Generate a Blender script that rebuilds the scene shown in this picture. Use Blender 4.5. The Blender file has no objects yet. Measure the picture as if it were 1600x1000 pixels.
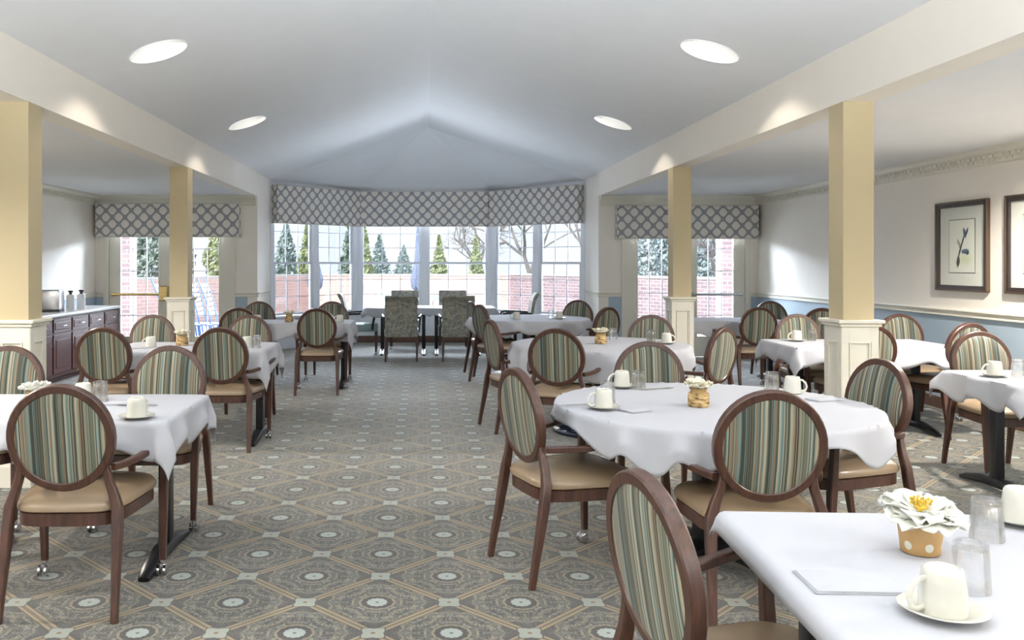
import bpy, bmesh, math, random
from mathutils import Vector, Matrix
PI = math.pi
scene = bpy.context.scene
C = scene.collection

# ------------------------------------------------------------------ camera, world, exposure
CAMH = 1.42
cam_d = bpy.data.cameras.new('camera'); cam = bpy.data.objects.new('camera', cam_d); C.objects.link(cam)
cam.location = (0, 0, CAMH); cam.rotation_euler = (PI/2, 0, 0)
cam_d.sensor_width = 36; cam_d.lens = 36*1350/1600
cam_d.shift_x = 140/1600; cam_d.shift_y = -88/1600
cam_d.clip_start = .05; cam_d.clip_end = 400
scene.camera = cam
scene.view_settings.view_transform = 'Standard'; scene.view_settings.look = 'None'
scene.view_settings.gamma = 1; scene.view_settings.exposure = 0.38
scene.view_settings.use_curve_mapping = False

SKY_S = 1.1
SUN_S = 5.5
CAN_W = 17; CAN_FILL = .3
REAR_W = 2100; REAR_T = 1.12; REAR_SP = 115
SIDE_W = 270
DOOR_W = 320; BAY_W = 2700; PATIO_W = 400
w = bpy.data.worlds.new('world'); scene.world = w; w.use_nodes = True
nt = w.node_tree; nt.nodes.clear()
wo = nt.nodes.new('ShaderNodeOutputWorld'); bg = nt.nodes.new('ShaderNodeBackground')
tc = nt.nodes.new('ShaderNodeTexCoord'); sp = nt.nodes.new('ShaderNodeSeparateXYZ')
cr = nt.nodes.new('ShaderNodeValToRGB')
nt.links.new(tc.outputs['Generated'], sp.inputs[0]); nt.links.new(sp.outputs['Z'], cr.inputs[0])
cr.color_ramp.elements[0].position = 0.0; cr.color_ramp.elements[0].color = (.83, .90, 1, 1)
cr.color_ramp.elements[1].position = 0.6; cr.color_ramp.elements[1].color = (.62, .78, 1, 1)
nt.links.new(cr.outputs[0], bg.inputs[0]); bg.inputs[1].default_value = SKY_S
nt.links.new(bg.outputs[0], wo.inputs[0])

def light(name, kind, loc, power, color=(1,1,1), rot=(0,0,0), size=1, size_y=None, parent=None, portal=False, spot=None):
    d = bpy.data.lights.new(name, kind); o = bpy.data.objects.new(name, d); C.objects.link(o)
    d.energy = power; d.color = color
    if kind == 'AREA':
        d.size = size
        if size_y: d.shape = 'RECTANGLE'; d.size_y = size_y
        if portal: d.cycles.is_portal = True
    elif kind == 'SPOT':
        d.spot_size = math.radians(spot[0]); d.spot_blend = spot[1]; d.shadow_soft_size = size
    else: d.shadow_soft_size = size
    o.location = loc; o.rotation_euler = rot
    if parent: o.parent = parent
    return o

sun = light('sun', 'SUN', (0, -10, 20), SUN_S, (1, .96, .9), (math.radians(48), 0, math.radians(-25)))
sun.data.angle = math.radians(4)

# ------------------------------------------------------------------ materials
def new_mat(name):
    m = bpy.data.materials.new(name); m.use_nodes = True
    return m, m.node_tree, m.node_tree.nodes['Principled BSDF']
def lin(r, g, b):
    f = lambda c: ((c/255+.055)/1.055)**2.4 if c > 10 else c/255/12.92
    return (f(r), f(g), f(b), 1)
def pmat(name, col, rough=.5, metal=0, bump=0, bscale=200, var=0, vscale=5, spec=.5, sheen=0, coat=0):
    m, t, b = new_mat(name)
    b.inputs['Base Color'].default_value = col; b.inputs['Roughness'].default_value = rough
    b.inputs['Metallic'].default_value = metal; b.inputs['Specular IOR Level'].default_value = spec
    b.inputs['Coat Weight'].default_value = coat; b.inputs['Sheen Weight'].default_value = sheen
    tcn = t.nodes.new('ShaderNodeTexCoord')
    if var:
        n = t.nodes.new('ShaderNodeTexNoise'); n.inputs['Scale'].default_value = vscale; n.inputs['Detail'].default_value = 4
        t.links.new(tcn.outputs['Object'], n.inputs['Vector'])
        mx = t.nodes.new('ShaderNodeMix'); mx.data_type = 'RGBA'; mx.blend_type = 'MULTIPLY'; mx.inputs[0].default_value = 1
        rp = t.nodes.new('ShaderNodeValToRGB'); rp.color_ramp.elements[0].position = .3; rp.color_ramp.elements[1].position = .7
        rp.color_ramp.elements[0].color = (1-var, 1-var, 1-var, 1); rp.color_ramp.elements[1].color = (1, 1, 1, 1)
        t.links.new(n.outputs[0], rp.inputs[0]); mx.inputs[6].default_value = col
        t.links.new(rp.outputs[0], mx.inputs[7]); t.links.new(mx.outputs[2], b.inputs['Base Color'])
    if bump:
        n = t.nodes.new('ShaderNodeTexNoise'); n.inputs['Scale'].default_value = bscale
        t.links.new(tcn.outputs['Object'], n.inputs['Vector'])
        bp = t.nodes.new('ShaderNodeBump'); bp.inputs['Strength'].default_value = bump; bp.inputs['Distance'].default_value = .002
        t.links.new(n.outputs[0], bp.inputs['Height']); t.links.new(bp.outputs[0], b.inputs['Normal'])
    return m
class N:
    """small helper that writes math node graphs"""
    def __init__(s, t): s.t = t
    def m(s, op, a, b=None, c=None, clamp=False):
        n = s.t.nodes.new('ShaderNodeMath'); n.operation = op; n.use_clamp = clamp
        for i, v in enumerate((a, b, c)):
            if v is None: continue
            if isinstance(v, (int, float)): n.inputs[i].default_value = v
            else: s.t.links.new(v, n.inputs[i])
        return n.outputs[0]
    def mix(s, f, a, b):
        n = s.t.nodes.new('ShaderNodeMix'); n.data_type = 'RGBA'
        for i, v in ((0, f), (6, a), (7, b)):
            if isinstance(v, (int, float, tuple)): n.inputs[i].default_value = v
            else: s.t.links.new(v, n.inputs[i])
        return n.outputs[2]
    def step(s, x, e0, e1):  # smooth ramp from 0 at e0 to 1 at e1
        n = s.t.nodes.new('ShaderNodeMapRange'); n.interpolation_type = 'SMOOTHSTEP'
        s.t.links.new(x, n.inputs[0]); n.inputs[1].default_value = e0; n.inputs[2].default_value = e1
        n.inputs[3].default_value = 0; n.inputs[4].default_value = 1
        return n.outputs[0]
    def ramp(s, x, stops, const=False):
        n = s.t.nodes.new('ShaderNodeValToRGB'); r = n.color_ramp
        if const: r.interpolation = 'CONSTANT'
        while len(r.elements) < len(stops): r.elements.new(.5)
        for e, (p, c) in zip(r.elements, stops): e.position = p; e.color = c
        s.t.links.new(x, n.inputs[0]); return n.outputs[0]
    def xyz(s, which='Object'):
        tcn = s.t.nodes.new('ShaderNodeTexCoord'); q = s.t.nodes.new('ShaderNodeSeparateXYZ')
        s.t.links.new(tcn.outputs[which], q.inputs[0]); s.tc = tcn
        return q.outputs
    def comb(s, x, y, z=0):
        n = s.t.nodes.new('ShaderNodeCombineXYZ')
        for i, v in enumerate((x, y, z)):
            if isinstance(v, (int, float)): n.inputs[i].default_value = v
            else: s.t.links.new(v, n.inputs[i])
        return n.outputs[0]

def carpet_mat():
    m, t, b = new_mat('patterned_carpet'); k = N(t)
    X, Y, Z = k.xyz()
    W = .6035
    u = k.m('DIVIDE', k.m('SUBTRACT', X, .1117), W); v = k.m('DIVIDE', k.m('SUBTRACT', Y, 3.624), W)
    a = k.m('ADD', u, v); c = k.m('SUBTRACT', u, v)
    p = k.m('ABSOLUTE', k.m('SUBTRACT', k.m('FRACT', a), .5)); q = k.m('ABSOLUTE', k.m('SUBTRACT', k.m('FRACT', c), .5))
    lo = k.m('MINIMUM', p, q); hi = k.m('MAXIMUM', p, q)
    r = k.m('SQRT', k.m('ADD', k.m('MULTIPLY', p, p), k.m('MULTIPLY', q, q)))   # distance from the cell centre, cells are 1 wide
    vec = k.comb(lo, hi, 0)
    # curling filigree, mirrored eightfold inside each cell
    nz = t.nodes.new('ShaderNodeTexNoise'); nz.inputs['Scale'].default_value = 9; nz.inputs['Detail'].default_value = 1.5
    nz.inputs['Distortion'].default_value = 1.2; t.links.new(vec, nz.inputs['Vector'])
    curl = k.m('ABSOLUTE', k.m('SUBTRACT', k.m('FRACT', k.m('MULTIPLY', nz.outputs[0], 6.0)), .5))
    vo = t.nodes.new('ShaderNodeTexVoronoi'); vo.inputs['Scale'].default_value = 11; t.links.new(vec, vo.inputs['Vector'])
    n2 = t.nodes.new('ShaderNodeTexNoise'); n2.inputs['Scale'].default_value = 14; t.links.new(vec, n2.inputs['Vector'])
    ground = k.mix(k.step(n2.outputs[0], .46, .56), lin(61, 60, 59), lin(88, 87, 85))
    ground = k.mix(k.step(vo.outputs['Distance'], .30, .22), ground, lin(96, 105, 100))
    col = k.mix(k.step(curl, .36, .43), ground, lin(129, 125, 106))
    col = k.mix(k.step(curl, .14, .05), col, lin(48, 48, 49))
    # scalloped outer border of the lozenge: dark towards the corners
    edge = k.m('MAXIMUM', p, q)
    scal = k.m('ADD', r, k.m('MULTIPLY', k.m('ABSOLUTE', k.m('SINE', k.m('MULTIPLY', k.m('ARCTAN2', p, q), 8))), .03))
    col = k.mix(k.m('MULTIPLY', k.step(scal, .49, .52), .75), col, lin(54, 53, 56))
    col = k.mix(k.m('MULTIPLY', k.step(k.m('ABSOLUTE', k.m('SUBTRACT', scal, .48)), .014, .007), .7), col, lin(124, 120, 103))
    col = k.mix(k.step(edge, .438, .448), col, lin(56, 52, 53))
    # gold double lines
    col = k.mix(k.step(edge, .452, .460), col, lin(142, 127, 96))
    col = k.mix(k.step(edge, .480, .486), col, lin(96, 87, 74))
    # small flower at the centre of each lozenge
    th = k.m('ARCTAN2', p, q)
    rr = k.m('ADD', r, k.m('MULTIPLY', k.m('ABSOLUTE', k.m('COSINE', k.m('MULTIPLY', th, 6))), .010))
    col = k.mix(k.step(rr, .190, .184), col, lin(124, 116, 96))
    col = k.mix(k.step(rr, .166, .158), col, lin(48, 46, 47))
    col = k.mix(k.step(rr, .112, .100), col, lin(148, 157, 153))
    col = k.mix(k.step(rr, .026, .022), col, lin(85, 84, 80))
    # pale knot where the lines cross: distance to the lattice corner
    pc = k.m('SUBTRACT', .5, p); qc = k.m('SUBTRACT', .5, q)
    rc = k.m('SQRT', k.m('ADD', k.m('MULTIPLY', pc, pc), k.m('MULTIPLY', qc, qc)))
    kn = k.m('SUBTRACT', rc, k.m('MULTIPLY', k.m('ABSOLUTE', k.m('SUBTRACT', pc, qc)), .35))
    col = k.mix(k.step(kn, .105, .097), col, lin(60, 56, 56))
    col = k.mix(k.step(kn, .094, .086), col, lin(140, 146, 137))
    col = k.mix(k.step(rc, .024, .020), col, lin(117, 87, 72))
    fz = t.nodes.new('ShaderNodeTexNoise'); fz.inputs['Scale'].default_value = 260; t.links.new(k.tc.outputs['Object'], fz.inputs['Vector'])
    col = k.mix(k.m('MULTIPLY', k.step(fz.outputs[0], .4, .65), .10), col, lin(124, 126, 122))
    t.links.new(col, b.inputs['Base Color']); b.inputs['Roughness'].default_value = .85; b.inputs['Specular IOR Level'].default_value = .25
    b.inputs['Sheen Weight'].default_value = .40; b.inputs['Sheen Roughness'].default_value = .4
    bp = t.nodes.new('ShaderNodeBump'); bp.inputs['Strength'].default_value = .4; bp.inputs['Distance'].default_value = .004
    t.links.new(fz.outputs[0], bp.inputs['Height']); t.links.new(bp.outputs[0], b.inputs['Normal'])
    return m
def lattice_mat(name, light_c, line_c, w, h, fabric_rough=.8):
    m, t, b = new_mat(name); k = N(t); X, Y, Z = k.xyz()
    u = k.m('DIVIDE', k.m('ADD', X, Y), w); v = k.m('DIVIDE', Z, h)
    v = k.m('ADD', v, k.m('MULTIPLY', k.m('SINE', k.m('MULTIPLY', u, 4*PI)), .0))
    a = k.m('ADD', u, v); c = k.m('SUBTRACT', u, v)
    p = k.m('ABSOLUTE', k.m('SUBTRACT', k.m('FRACT', a), .5)); q = k.m('ABSOLUTE', k.m('SUBTRACT', k.m('FRACT', c), .5))
    d = k.m('POWER', k.m('ADD', k.m('POWER', p, 3.2), k.m('POWER', q, 3.2)), 1/3.2)
    n = t.nodes.new('ShaderNodeTexNoise'); n.inputs['Scale'].default_value = 90; t.links.new(k.tc.outputs['Object'], n.inputs['Vector'])
    d = k.m('ADD', d, k.m('MULTIPLY', k.m('SUBTRACT', n.outputs[0], .5), .03))
    col = k.mix(k.step(d, .37, .42), light_c, line_c)
    t.links.new(col, b.inputs['Base Color']); b.inputs['Roughness'].default_value = fabric_rough; b.inputs['Specular IOR Level'].default_value = .2
    return m
def stripe_mat():
    m, t, b = new_mat('striped_upholstery'); k = N(t); X, Y, Z = k.xyz()
    wv = t.nodes.new('ShaderNodeTexNoise'); wv.inputs['Scale'].default_value = 4
    t.links.new(k.comb(0, 0, Z), wv.inputs['Vector'])
    x = k.m('ADD', X, k.m('MULTIPLY', k.m('SUBTRACT', wv.outputs[0], .5), .012))
    cell = k.m('FLOOR', k.m('MULTIPLY', x, 210))
    wn = t.nodes.new('ShaderNodeTexWhiteNoise'); wn.noise_dimensions = '1D'; t.links.new(cell, wn.inputs['W'])
    col = k.ramp(wn.outputs[0], [(0, lin(60, 62, 54)), (.13, lin(102, 106, 92)), (.30, lin(130, 130, 112)), (.46, lin(160, 156, 136)),
        (.56, lin(98, 122, 122)), (.68, lin(88, 90, 78)), (.80, lin(130, 108, 88)), (.91, lin(146, 148, 132))], True)
    big = k.m('FRACT', k.m('MULTIPLY', x, 21))
    col = k.mix(k.m('MULTIPLY', k.step(k.m('ABSOLUTE', k.m('SUBTRACT', big, .5)), .45, .48), .7), col, lin(40, 40, 34))
    t.links.new(col, b.inputs['Base Color']); b.inputs['Roughness'].default_value = .75; b.inputs['Specular IOR Level'].default_value = .3
    b.inputs['Sheen Weight'].default_value = .15
    return m
def ring_fabric_mat():
    m, t, b = new_mat('ringed_olive_upholstery'); k = N(t); X, Y, Z = k.xyz()
    vo = t.nodes.new('ShaderNodeTexVoronoi'); vo.inputs['Scale'].default_value = 13; vo.inputs['Randomness'].default_value = .8
    t.links.new(k.tc.outputs['Object'], vo.inputs['Vector'])
    d = k.m('ABSOLUTE', k.m('SUBTRACT', vo.outputs['Distance'], .30))
    n = t.nodes.new('ShaderNodeTexNoise'); n.inputs['Scale'].default_value = 30; t.links.new(k.tc.outputs['Object'], n.inputs['Vector'])
    col = k.mix(k.step(n.outputs[0], .4, .6), lin(138, 140, 136), lin(170, 165, 148))
    col = k.mix(k.m('MULTIPLY', k.step(d, .09, .05), .7), col, lin(92, 96, 94))
    t.links.new(col, b.inputs['Base Color']); b.inputs['Roughness'].default_value = .7
    return m
def wood_mat(name, c1, c2, rough=.35, coat=.2, scale=1):
    m, t, b = new_mat(name); k = N(t); k.xyz()
    mp = t.nodes.new('ShaderNodeMapping'); mp.inputs['Scale'].default_value = (14*scale, 14*scale, 1.6*scale); t.links.new(k.tc.outputs['Object'], mp.inputs[0])
    n = t.nodes.new('ShaderNodeTexNoise'); n.inputs['Scale'].default_value = 4; n.inputs['Detail'].default_value = 5; n.inputs['Distortion'].default_value = .6
    t.links.new(mp.outputs[0], n.inputs['Vector'])
    t.links.new(k.ramp(n.outputs[0], [(.3, c1), (.7, c2)]), b.inputs['Base Color'])
    b.inputs['Roughness'].default_value = rough; b.inputs['Coat Weight'].default_value = coat; b.inputs['Coat Roughness'].default_value = .25
    return m
def brick_mat(name, c1, c2, mort, axis='X'):
    m, t, b = new_mat(name); k = N(t); X, Y, Z = k.xyz()
    br = t.nodes.new('ShaderNodeTexBrick'); br.inputs['Scale'].default_value = 1
    br.inputs['Brick Width'].default_value = .24; br.inputs['Row Height'].default_value = .085; br.inputs['Mortar Size'].default_value = .008
    br.inputs['Color1'].default_value = c1; br.inputs['Color2'].default_value = c2; br.inputs['Mortar'].default_value = mort
    t.links.new(k.comb(k.m('ADD', X, Y), Z, 0), br.inputs['Vector']); t.links.new(br.outputs[0], b.inputs['Base Color'])
    b.inputs['Roughness'].default_value = .9; return m
def glass_pane_mat():
    m, t, b = new_mat('window_glass'); t.nodes.remove(b)
    o = [n for n in t.nodes if n.type == 'OUTPUT_MATERIAL'][0]
    tr = t.nodes.new('ShaderNodeBsdfTransparent'); gl = t.nodes.new('ShaderNodeBsdfGlossy'); gl.inputs['Roughness'].default_value = .02
    mx = t.nodes.new('ShaderNodeMixShader'); fr = t.nodes.new('ShaderNodeFresnel'); fr.inputs[0].default_value = 1.45
    tr.inputs[0].default_value = (.95, .97, .98, 1)
    t.links.new(fr.outputs[0], mx.inputs[0]); t.links.new(tr.outputs[0], mx.inputs[1]); t.links.new(gl.outputs[0], mx.inputs[2])
    t.links.new(mx.outputs[0], o.inputs[0]); return m
def tumbler_mat():
    m, t, b = new_mat('clear_tumbler_glass')
    o = [n for n in t.nodes if n.type == 'OUTPUT_MATERIAL'][0]
    b.inputs['Transmission Weight'].default_value = 1; b.inputs['Roughness'].default_value = .0; b.inputs['IOR'].default_value = 1.45
    b.inputs['Base Color'].default_value = (.97, .98, .98, 1)
    tr = t.nodes.new('ShaderNodeBsdfTransparent'); mx = t.nodes.new('ShaderNodeMixShader'); mx.inputs[0].default_value = .42
    t.links.new(tr.outputs[0], mx.inputs[1]); t.links.new(b.outputs[0], mx.inputs[2]); t.links.new(mx.outputs[0], o.inputs[0])
    return m
def emit_mat(name, col, s):
    m, t, b = new_mat(name); b.inputs['Emission Color'].default_value = col; b.inputs['Emission Strength'].default_value = s
    b.inputs['Base Color'].default_value = (.9, .9, .9, 1); return m
def dot_pot_mat():
    m, t, b = new_mat('kraft_pot_with_dots'); k = N(t); X, Y, Z = k.xyz()
    ang = k.m('MULTIPLY', k.m('ARCTAN2', Y, X), .047)
    per = .047*2*PI/6
    row = k.m('FLOOR', k.m('DIVIDE', k.m('SUBTRACT', Z, .004), .034))
    du = k.m('MULTIPLY', k.m('SUBTRACT', k.m('FRACT', k.m('ADD', k.m('DIVIDE', ang, per), k.m('MULTIPLY', row, .5))), .5), per)
    dv = k.m('MULTIPLY', k.m('SUBTRACT', k.m('FRACT', k.m('DIVIDE', k.m('SUBTRACT', Z, .004), .034)), .5), .034)
    r = k.m('SQRT', k.m('ADD', k.m('MULTIPLY', du, du), k.m('MULTIPLY', dv, dv)))
    even = k.m('GREATER_THAN', .5, k.m('ABSOLUTE', row))
    msk = k.m('MULTIPLY', k.step(r, .0105, .0095), even)
    t.links.new(k.mix(msk, lin(186, 150, 98), lin(214, 212, 198)), b.inputs['Base Color']); b.inputs['Roughness'].default_value = .6
    return m
def birch_mat():
    m, t, b = new_mat('birch_bark'); k = N(t); k.xyz()
    mp = t.nodes.new('ShaderNodeMapping'); mp.inputs['Scale'].default_value = (28, 28, 70); t.links.new(k.tc.outputs['Object'], mp.inputs[0])
    n = t.nodes.new('ShaderNodeTexNoise'); n.inputs['Scale'].default_value = 1; n.inputs['Detail'].default_value = 3; t.links.new(mp.outputs[0], n.inputs['Vector'])
    t.links.new(k.ramp(n.outputs[0], [(.36, lin(70, 48, 30)), (.44, lin(158, 126, 82)), (.6, lin(196, 168, 118)), (.75, lin(222, 204, 160))]), b.inputs['Base Color'])
    b.inputs['Roughness'].default_value = .8; return m
def art_mat():   # loose botanical stem in ink and wash on cream paper; local X across, Z up
    m, t, b = new_mat('botanical_print'); k = N(t); X, Y, Z = k.xyz()
    n = t.nodes.new('ShaderNodeTexNoise'); n.inputs['Scale'].default_value = 25; t.links.new(k.tc.outputs['Object'], n.inputs['Vector'])
    wob = k.m('MULTIPLY', k.m('SUBTRACT', n.outputs[0], .5), .03)
    def blob(cx, cz, rx, rz, ang, soft=.25):
        ca, sa = math.cos(ang), math.sin(ang)
        dx = k.m('ADD', k.m('SUBTRACT', X, cx), wob); dz = k.m('ADD', k.m('SUBTRACT', Z, cz), wob)
        a = k.m('DIVIDE', k.m('ADD', k.m('MULTIPLY', dx, ca), k.m('MULTIPLY', dz, sa)), rx)
        c = k.m('DIVIDE', k.m('SUBTRACT', k.m('MULTIPLY', dz, ca), k.m('MULTIPLY', dx, sa)), rz)
        return k.step(k.m('SQRT', k.m('ADD', k.m('MULTIPLY', a, a), k.m('MULTIPLY', c, c))), 1+soft, 1-soft)
    col = lin(226, 228, 214)
    col = k.mix(k.m('MULTIPLY', blob(.06, -.12, .09, .05, 0, .8), .5), col, lin(190, 205, 140))
    col = k.mix(blob(-.015, -.02, .012, .16, -.42), col, lin(58, 56, 52))
    col = k.mix(blob(-.05, -.15, .02, .05, -.3), col, lin(74, 70, 60))
    col = k.mix(k.m('MULTIPLY', blob(-.04, .02, .016, .05, .4), .8), col, lin(120, 140, 110))
    col = k.mix(blob(.045, .12, .018, .05, .35), col, lin(70, 92, 110))
    col = k.mix(blob(.075, .13, .014, .045, -.5), col, lin(52, 70, 84))
    col = k.mix(blob(.05, -.05, .055, .022, .1), col, lin(84, 104, 124))
    col = k.mix(blob(.085, -.065, .022, .018, .1), col, lin(58, 70, 84))
    t.links.new(col, b.inputs['Base Color']); b.inputs['Roughness'].default_value = .5; return m

M = dict(
    carpet=carpet_mat(), valance=lattice_mat('lattice_valance_fabric', lin(230, 226, 218), lin(158, 157, 160), .19, .20),
    stripe=stripe_mat(), ring=ring_fabric_mat(),
    ceil2=pmat('tan_ceiling_paint', lin(150, 140, 122), .9), ceil=pmat('ceiling_paint', lin(240, 241, 243), .9, var=.02), wall=pmat('cream_wall_paint', lin(247, 240, 229), .55, var=.02, bump=.05),  # the tan ceiling colour only cuts bounce light in the unseen part
    tan=pmat('column_tan_paint', lin(192, 177, 142), .5, bump=.04), blue=pmat('blue_grey_dado_paint', lin(172, 190, 204), .55, bump=.05),  # column tan: cream paint with the front faces' warm shade put in
    trim=pmat('cream_trim_paint', lin(232, 228, 214), .4), white=pmat('white_window_paint', lin(236, 239, 246), .4),
    wood=wood_mat('walnut_chair_wood', lin(58, 36, 29), lin(86, 56, 44)), cherry=wood_mat('cherry_cabinet_wood', lin(70, 30, 26), lin(98, 46, 39), .5, .05),
    base=wood_mat('brown_baseboard_wood', lin(92, 66, 52), lin(112, 82, 66)),
    leather=pmat('taupe_vinyl', lin(150, 130, 106), .27, bump=.1, bscale=300, spec=.6, var=.1), aqua=pmat('aqua_vinyl', lin(150, 176, 176), .4, var=.1),
    black=pmat('black_powder_coat', lin(24, 24, 28), .35, bump=.05), iron=pmat('blue_black_cast_iron', lin(36, 44, 66), .35, metal=.3),
    chrome=pmat('chrome', (.75, .75, .77, 1), .15, metal=1), steel=pmat('brushed_steel', (.55, .55, .56, 1), .3, metal=1, bump=.05),
    brass=pmat('brass', (.75, .55, .22, 1), .25, metal=1), cloth=pmat('white_table_linen', lin(181, 183, 191), .85, bump=.12, bscale=500, var=.03, vscale=3),
    china=pmat('white_china', lin(208, 207, 198), .2, coat=.3), plastic=pmat('white_plastic', lin(235, 235, 238), .35),
    petal=pmat('white_petal', lin(222, 222, 214), .6, var=.06, vscale=30), cream=pmat('cream_petal', lin(226, 221, 200), .6, var=.08, vscale=30), stamen=pmat('yellow_stamen', lin(212, 180, 70), .7, bump=.4, bscale=300),
    kraft=dot_pot_mat(), birch=birch_mat(), piping=pmat('pale_piping', lin(206, 202, 192), .8), rib=pmat('burlap', lin(176, 148, 100), .9, bump=.6, bscale=400),
    counter=pmat('pale_stone_counter', lin(214, 214, 214), .3, var=.08, vscale=30), dark=pmat('dark_plastic', lin(32, 32, 34), .4),
    gold=pmat('bronze_picture_moulding', lin(96, 78, 62), .35, metal=.4), frame=pmat('dark_picture_moulding', lin(52, 42, 38), .35),
    mat=pmat('cream_picture_mount', lin(216, 218, 208), .8), art=art_mat(), ink=pmat('dark_bevel_line', lin(60, 58, 54), .6),
    glass=glass_pane_mat(), tumbler=tumbler_mat(), lens=emit_mat('lamp_lens', (1, .98, .95, 1), 1.1), canw=pmat('white_can_reflector', lin(248, 248, 246), .5),
    patio=pmat('pale_patio_concrete', lin(196, 190, 184), .9, var=.1, vscale=2), lawn=pmat('lawn', lin(140, 156, 96), .95, var=.3, vscale=3),
    brick=brick_mat('salmon_brick', lin(200, 162, 152), lin(210, 174, 164), lin(216, 200, 194)), brickp=brick_mat('plum_brick', lin(136, 116, 122), lin(160, 136, 138), lin(190, 182, 182)),
    leafd=pmat('evergreen_leaf', lin(150, 166, 152), .8, var=.4, vscale=9), leafy=pmat('yellow_green_leaf', lin(178, 186, 140), .8, var=.4, vscale=9),
    leafb=pmat('blue_green_leaf', lin(168, 184, 184), .8, var=.45, vscale=9), bark=pmat('grey_bark', lin(150, 142, 142), .9, var=.2),
    canvas=pmat('slate_canvas', lin(100, 106, 124), .8), aquag=pmat('aqua_patio_glass', lin(160, 200, 204), .2), bluef=pmat('blue_patio_frame', lin(70, 104, 168), .5), strap=pmat('white_strap', lin(225, 228, 235), .6),
)

# ------------------------------------------------------------------ mesh helpers
class MB:
    def __init__(s): s.bm = bmesh.new()
    def box(s, c, d, rz=0, bev=0, mi=0):
        bm = s.bm; cx, cy, cz = c; x, y, z = d[0]/2, d[1]/2, d[2]/2
        ca, sa = math.cos(rz), math.sin(rz)
        vs = [bm.verts.new((cx+a*x*ca-b_*y*sa, cy+a*x*sa+b_*y*ca, cz+e*z)) for e in (-1, 1) for a, b_ in ((-1,-1),(1,-1),(1,1),(-1,1))]
        fs = [bm.faces.new([vs[i] for i in f]) for f in ((3,2,1,0),(4,5,6,7),(0,1,5,4),(1,2,6,5),(2,3,7,6),(3,0,4,7))]
        for f in fs: f.material_index = mi
        if bev:
            es = list({e for f in fs for e in f.edges})
            bmesh.ops.bevel(bm, geom=es, offset=bev, segments=2, affect='EDGES', profile=.5)
        return s
    def b2(s, x0, x1, y0, y1, z0, z1, bev=0, mi=0): return s.box(((x0+x1)/2, (y0+y1)/2, (z0+z1)/2), (abs(x1-x0), abs(y1-y0), abs(z1-z0)), 0, bev, mi)
    def sweep(s, path, sizes, up=(0,0,1), n=8, sq=.0, cap=True, closed=False, mi=0):
        """sweep a rounded section (w across, h along 'up') along path; sq 0 = ellipse, 1 = nearly rectangular"""
        bm = s.bm; P = [Vector(p) for p in path]; up = Vector(up); rings = []
        for i, p in enumerate(P):
            if closed: t = P[(i+1) % len(P)]-P[i-1]
            else: t = P[min(i+1, len(P)-1)]-P[max(i-1, 0)]
            t.normalize(); side = t.cross(up)
            if side.length < 1e-4: side = t.cross(Vector((1, 0, 0)))
            side.normalize(); u2 = side.cross(t).normalized()
            wv, hv = sizes[i] if isinstance(sizes, list) else sizes
            ring = []
            for j in range(n):
                a = 2*PI*(j+.5)/n; ca, sa = math.cos(a), math.sin(a)
                e = 2/(2+6*sq); ca = math.copysign(abs(ca)**e, ca); sa = math.copysign(abs(sa)**e, sa)
                ring.append(bm.verts.new(p+side*ca*wv/2+u2*sa*hv/2))
            rings.append(ring)
        m = len(rings)
        for i in range(m if closed else m-1):
            A, B = rings[i], rings[(i+1) % m]
            for j in range(n):
                f = bm.faces.new((A[j], A[(j+1) % n], B[(j+1) % n], B[j])); f.material_index = mi
        if cap and not closed:
            bm.faces.new(rings[0][::-1]).material_index = mi; bm.faces.new(rings[-1]).material_index = mi
        return s
    def lathe(s, prof, c=(0,0,0), n=24, axis='Z', mi=0):
        bm = s.bm; rings = []
        def pt(r, z, a):
            x, y = r*math.cos(a), r*math.sin(a)
            v = (x, y, z) if axis == 'Z' else ((z, x, y) if axis == 'X' else (x, z, y))
            return (v[0]+c[0], v[1]+c[1], v[2]+c[2])
        for r, z in prof:
            if r < 1e-5: rings.append([bm.verts.new(pt(0, z, 0))])
            else: rings.append([bm.verts.new(pt(r, z, 2*PI*j/n)) for j in range(n)])
        for A, B in zip(rings, rings[1:]):
            for j in range(n):
                q = [A[j % len(A)], A[(j+1) % len(A)], B[(j+1) % len(B)], B[j % len(B)]]
                q = list(dict.fromkeys(q))
                if len(q) > 2:
                    try: bm.faces.new(q).material_index = mi
                    except ValueError: pass
        return s
    def poly(s, pts, mi=0):
        f = s.bm.faces.new([s.bm.verts.new(p) for p in pts]); f.material_index = mi; return s
    def prism(s, pts, off, mi=0):
        """pts: 3D polygon; off: extrusion vector"""
        a = [s.bm.verts.new(p) for p in pts]; b = [s.bm.verts.new(Vector(p)+Vector(off)) for p in pts]; n = len(pts)
        fs = [s.bm.faces.new(a[::-1]), s.bm.faces.new(b)]+[s.bm.faces.new((a[i], a[(i+1) % n], b[(i+1) % n], b[i])) for i in range(n)]
        for f in fs: f.material_index = mi
        return s
    def build(s, name, mats, parent=None, smooth=False, loc=None, rz=0, fixn=True, weld=False):
        if weld: bmesh.ops.remove_doubles(s.bm, verts=s.bm.verts[:], dist=.0001)
        if fixn: bmesh.ops.recalc_face_normals(s.bm, faces=s.bm.faces[:])
        me = bpy.data.meshes.new(name); s.bm.to_mesh(me); s.bm.free()
        for m in (mats if isinstance(mats, (list, tuple)) else [mats]): me.materials.append(m)
        if smooth:
            me.polygons.foreach_set('use_smooth', [True]*len(me.polygons))
            try: me.set_sharp_from_angle(angle=math.radians(40 if smooth is True else smooth))
            except Exception: pass
        o = bpy.data.objects.new(name, me); C.objects.link(o)
        if parent: o.parent = parent
        if loc: o.location = loc
        if rz: o.rotation_euler = (0, 0, rz)
        return o
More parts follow.
